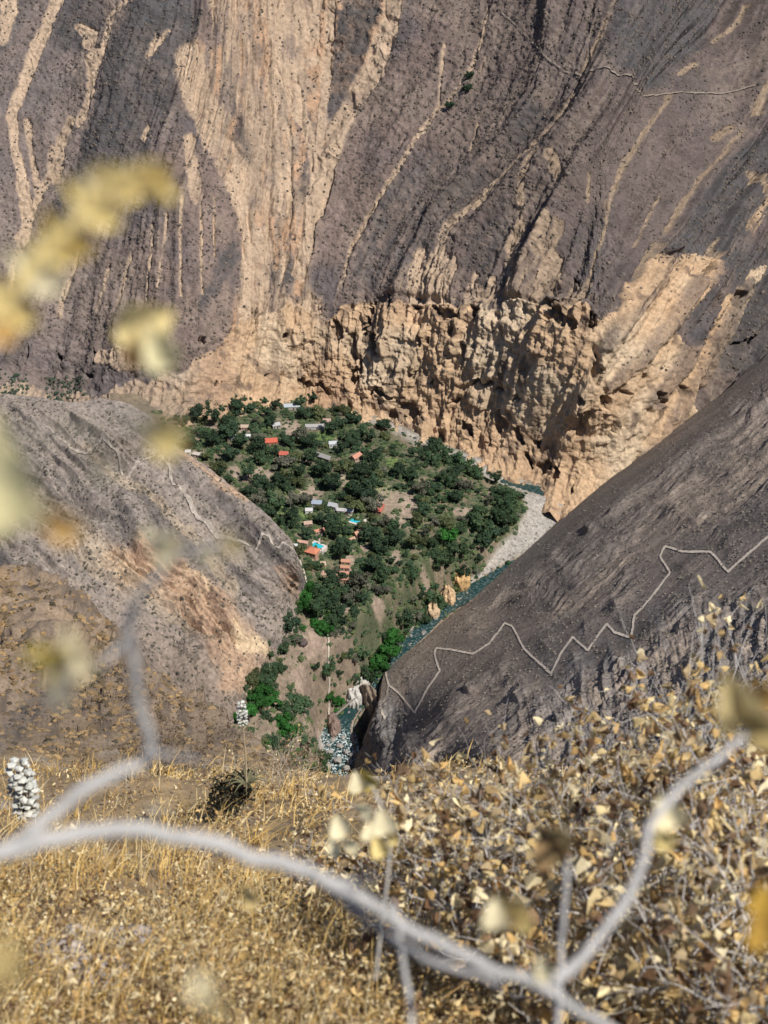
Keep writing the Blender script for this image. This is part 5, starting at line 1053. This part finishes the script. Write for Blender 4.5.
br([(545, 980, 1.15), (585, 958, 1.17), (628, 895, 1.2), (652, 825, 1.22), (688, 782, 1.24), (745, 738, 1.25), (790, 715, 1.26)], .0050, .0026)
br([(325, 880, 1.08), (352, 884, 1.08), (375, 878, 1.06)], .0032, .0018); br([(335, 890, 1.09), (372, 925, 1.12), (430, 960, 1.16), (500, 985, 1.2)], .0038, .0025, (.30, .29, .29))
br([(-40, 775, .62), (0, 740, .60), (45, 700, .56), (75, 665, .52)], .0020, .0012); br([(128, 640, .95), (100, 665, .86), (70, 660, .76)], .0022, .0012)
br([(-40, 440, .5), (30, 432, .48), (90, 428, .47), (150, 412, .46), (185, 405, .45)], .0012, .0007, (.36, .33, .25))
br([(-30, 345, .5), (0, 310, .5), (60, 235, .5), (115, 180, .5), (160, 175, .5)], .0012, .0008, (.50, .42, .22))
br([(558, 1060, 1.6), (562, 940, 1.55), (568, 830, 1.5)], .0042, .0020, (.5, .48, .46)); br([(415, 1060, 1.5), (404, 960, 1.5), (392, 900, 1.5)], .0036, .0020)
br([(375, 980, 2.6), (390, 850, 2.5), (378, 800, 2.5), (368, 782, 2.5)], .003, .0018, (.5, .46, .40))
YEL = (.86, .68, .28); PAL = (.84, .74, .48); BRN = (.16, .10, .04); ORA = (.74, .46, .16)
def leaf(u_, v_, k_, spx, c, rx=0, ry=0, rz=0, cup=.8, bend=.4, wd=.7, lb=None):
    V, Fc = leafgrid(10, 1, wd, cup, bend); V = V - V.mean(0); s_ = spx / F * k_
    Rm = np.array((Matrix.Rotation(-rz, 3, 'Y') @ Matrix.Rotation(rx, 3, 'X') @ Matrix.Rotation(ry, 3, 'Z')))      # about the line of sight last
    V = (V @ np.array(Matrix.Rotation(R(57), 3, 'X')).T) if False else V
    V = V @ Rm.T; Cm = np.array(camo.rotation_euler.to_matrix()); V = V[:, [0, 2, 1]] if False else V
    V = V * s_ * (1 + .06 * rng.normal(size=V.shape)); cc = np.array(c) * (.85 + .3 * rng.random((len(V), 1)))
    o = link('leaf', mk('leaf', V + at(u_, v_, np.array(k_)) - hb_, Fc, M['dryleaf'], cc), hero)
    if lb: o['label'] = lb
q_ = math.pi / 180
br([(-30, 345, .64), (0, 305, .64), (28, 272, .64), (62, 236, .64), (95, 200, .64), (122, 180, .64), (148, 172, .64), (163, 184, .64), (168, 203, .64)], .0034, .0030, (.70, .54, .22), 'leaf_strip')  # tube added to join the dried leaves into one curled strip
# upper left curled strip: five dried leaves hanging together
for u_, v_, sz, rz, c in [(4, 296, 78, 40, YEL), (34, 266, 70, 50, PAL), (66, 232, 66, 45, (.62, .45, .14)), (92, 202, 70, 48, YEL), (118, 178, 66, 65, YEL), (144, 172, 54, 95, YEL), (162, 188, 50, 150, (.58, .40, .09)), (-4, 318, 60, 30, ORA), (52, 248, 50, 50, YEL), (104, 188, 54, 55, PAL)]: leaf(u_, v_, .64, sz, c, R(80), R(10), R(rz), .5, .15, .50)
leaf(145, 324, .82, 62, (.94, .76, .36), R(70), 0, R(-80), .5, .1, 1.0); leaf(160, 346, .8, 52, (.84, .76, .46), R(70), R(25), R(20), .8, .5, .7); leaf(136, 350, .78, 36, BRN, R(80), R(-30), R(30), .8, .4, .6)  # small brown leaf stands in for the yellow leaf's shaded lower side
leaf(2, 475, .5, 125, (.90, .80, .44), R(82), 0, R(5), .3, .1, .62); leaf(58, 519, .6, 58, ORA, R(70), R(10), R(70), .5, .2, .62)
leaf(158, 434, .58, 58, YEL, R(75), R(15), R(100), .6, .2, .8); leaf(142, 428, .48, 34, (.50, .44, .30), R(60), 0, R(80), .5, .2, .6); leaf(118, 447, .5, 26, BRN, R(70), 0, R(100), .5, .2, .5); leaf(98, 458, .5, 46, (.40, .36, .26), R(60), 0, R(80), .5, .2, .6)
leaf(158, 538, .8, 54, PAL, R(70), 0, R(110), .8, .5, .7); leaf(178, 545, .62, 34, (.60, .48, .24), R(65), 0, R(150), .7, .4, .6); leaf(232, 540, .68, 34, (.56, .45, .22), R(65), 0, R(60), .5, .2, .6); leaf(205, 552, .68, 28, PAL, R(60), 0, R(80), .5, .2, .6)
leaf(48, 655, .62, 58, (.72, .56, .12), R(75), 0, R(120), 1.0, .5, .8); leaf(60, 663, .60, 36, BRN, R(80), R(20), R(120), .6, .2, .6); leaf(78, 650, .62, 54, PAL, R(70), R(20), R(15), .6, .3, .65); leaf(62, 686, .6, 44, (.46, .42, .32), R(70), 0, R(0), .5, .2, .6)  # brown leaf stands for the shade inside the cupped one
leaf(736, 702, .9, 56, (.66, .54, .28), R(70), 0, R(20), 1.2, .3, .9); leaf(760, 722, .88, 50, (.60, .46, .20), R(70), R(30), R(60), 1.0, .3, .8); leaf(765, 690, .86, 40, (.40, .25, .08), R(75), 0, R(100), .8, .3, .7); leaf(758, 735, .9, 30, BRN, R(75), 0, R(40), .8, .3, .7)
for u_, v_, k_, sz, rz, c in [(340, 826, 1.9, 24, 10, PAL), (350, 843, 2.0, 20, 70, PAL), (334, 846, 2.0, 18, 40, PAL), (383, 822, 1.9, 26, -10, PAL), (380, 846, 2.0, 22, 40, YEL), (370, 832, 2.1, 18, 20, PAL), (392, 836, 2.0, 16, 90, YEL), (368, 778, 2.5, 22, 80, (.55, .42, .10)), (358, 782, 2.5, 20, 20, PAL), (362, 808, 2.2, 24, 100, PAL), (512, 906, 1.2, 34, 60, (.66, .50, .22)), (496, 914, 1.2, 30, 10, PAL), (520, 918, 1.2, 26, 100, YEL), (552, 835, 1.5, 44, 90, (.42, .30, .14)), (548, 850, 1.5, 36, 20, (.26, .17, .08)), (668, 812, 1.3, 36, 20, PAL), (664, 835, 1.3, 26, 80, YEL), (545, 968, 1.14, 24, 60, PAL), (250, 894, 1.5, 26, 80, (.6, .45, .2)), (203, 985, .5, 30, 10, PAL), (214, 1000, .5, 34, 100, (.6, .48, .24)), (5, 960, .45, 46, 10, (.6, .46, .2)), (762, 900, .9, 34, 0, (.55, .34, .06)), (764, 930, .9, 40, 10, (.5, .3, .06))]:
    leaf(u_, v_, k_, sz, c, R(70), R(rng.uniform(-30, 30)), R(rz), .45, .3, 1.0)
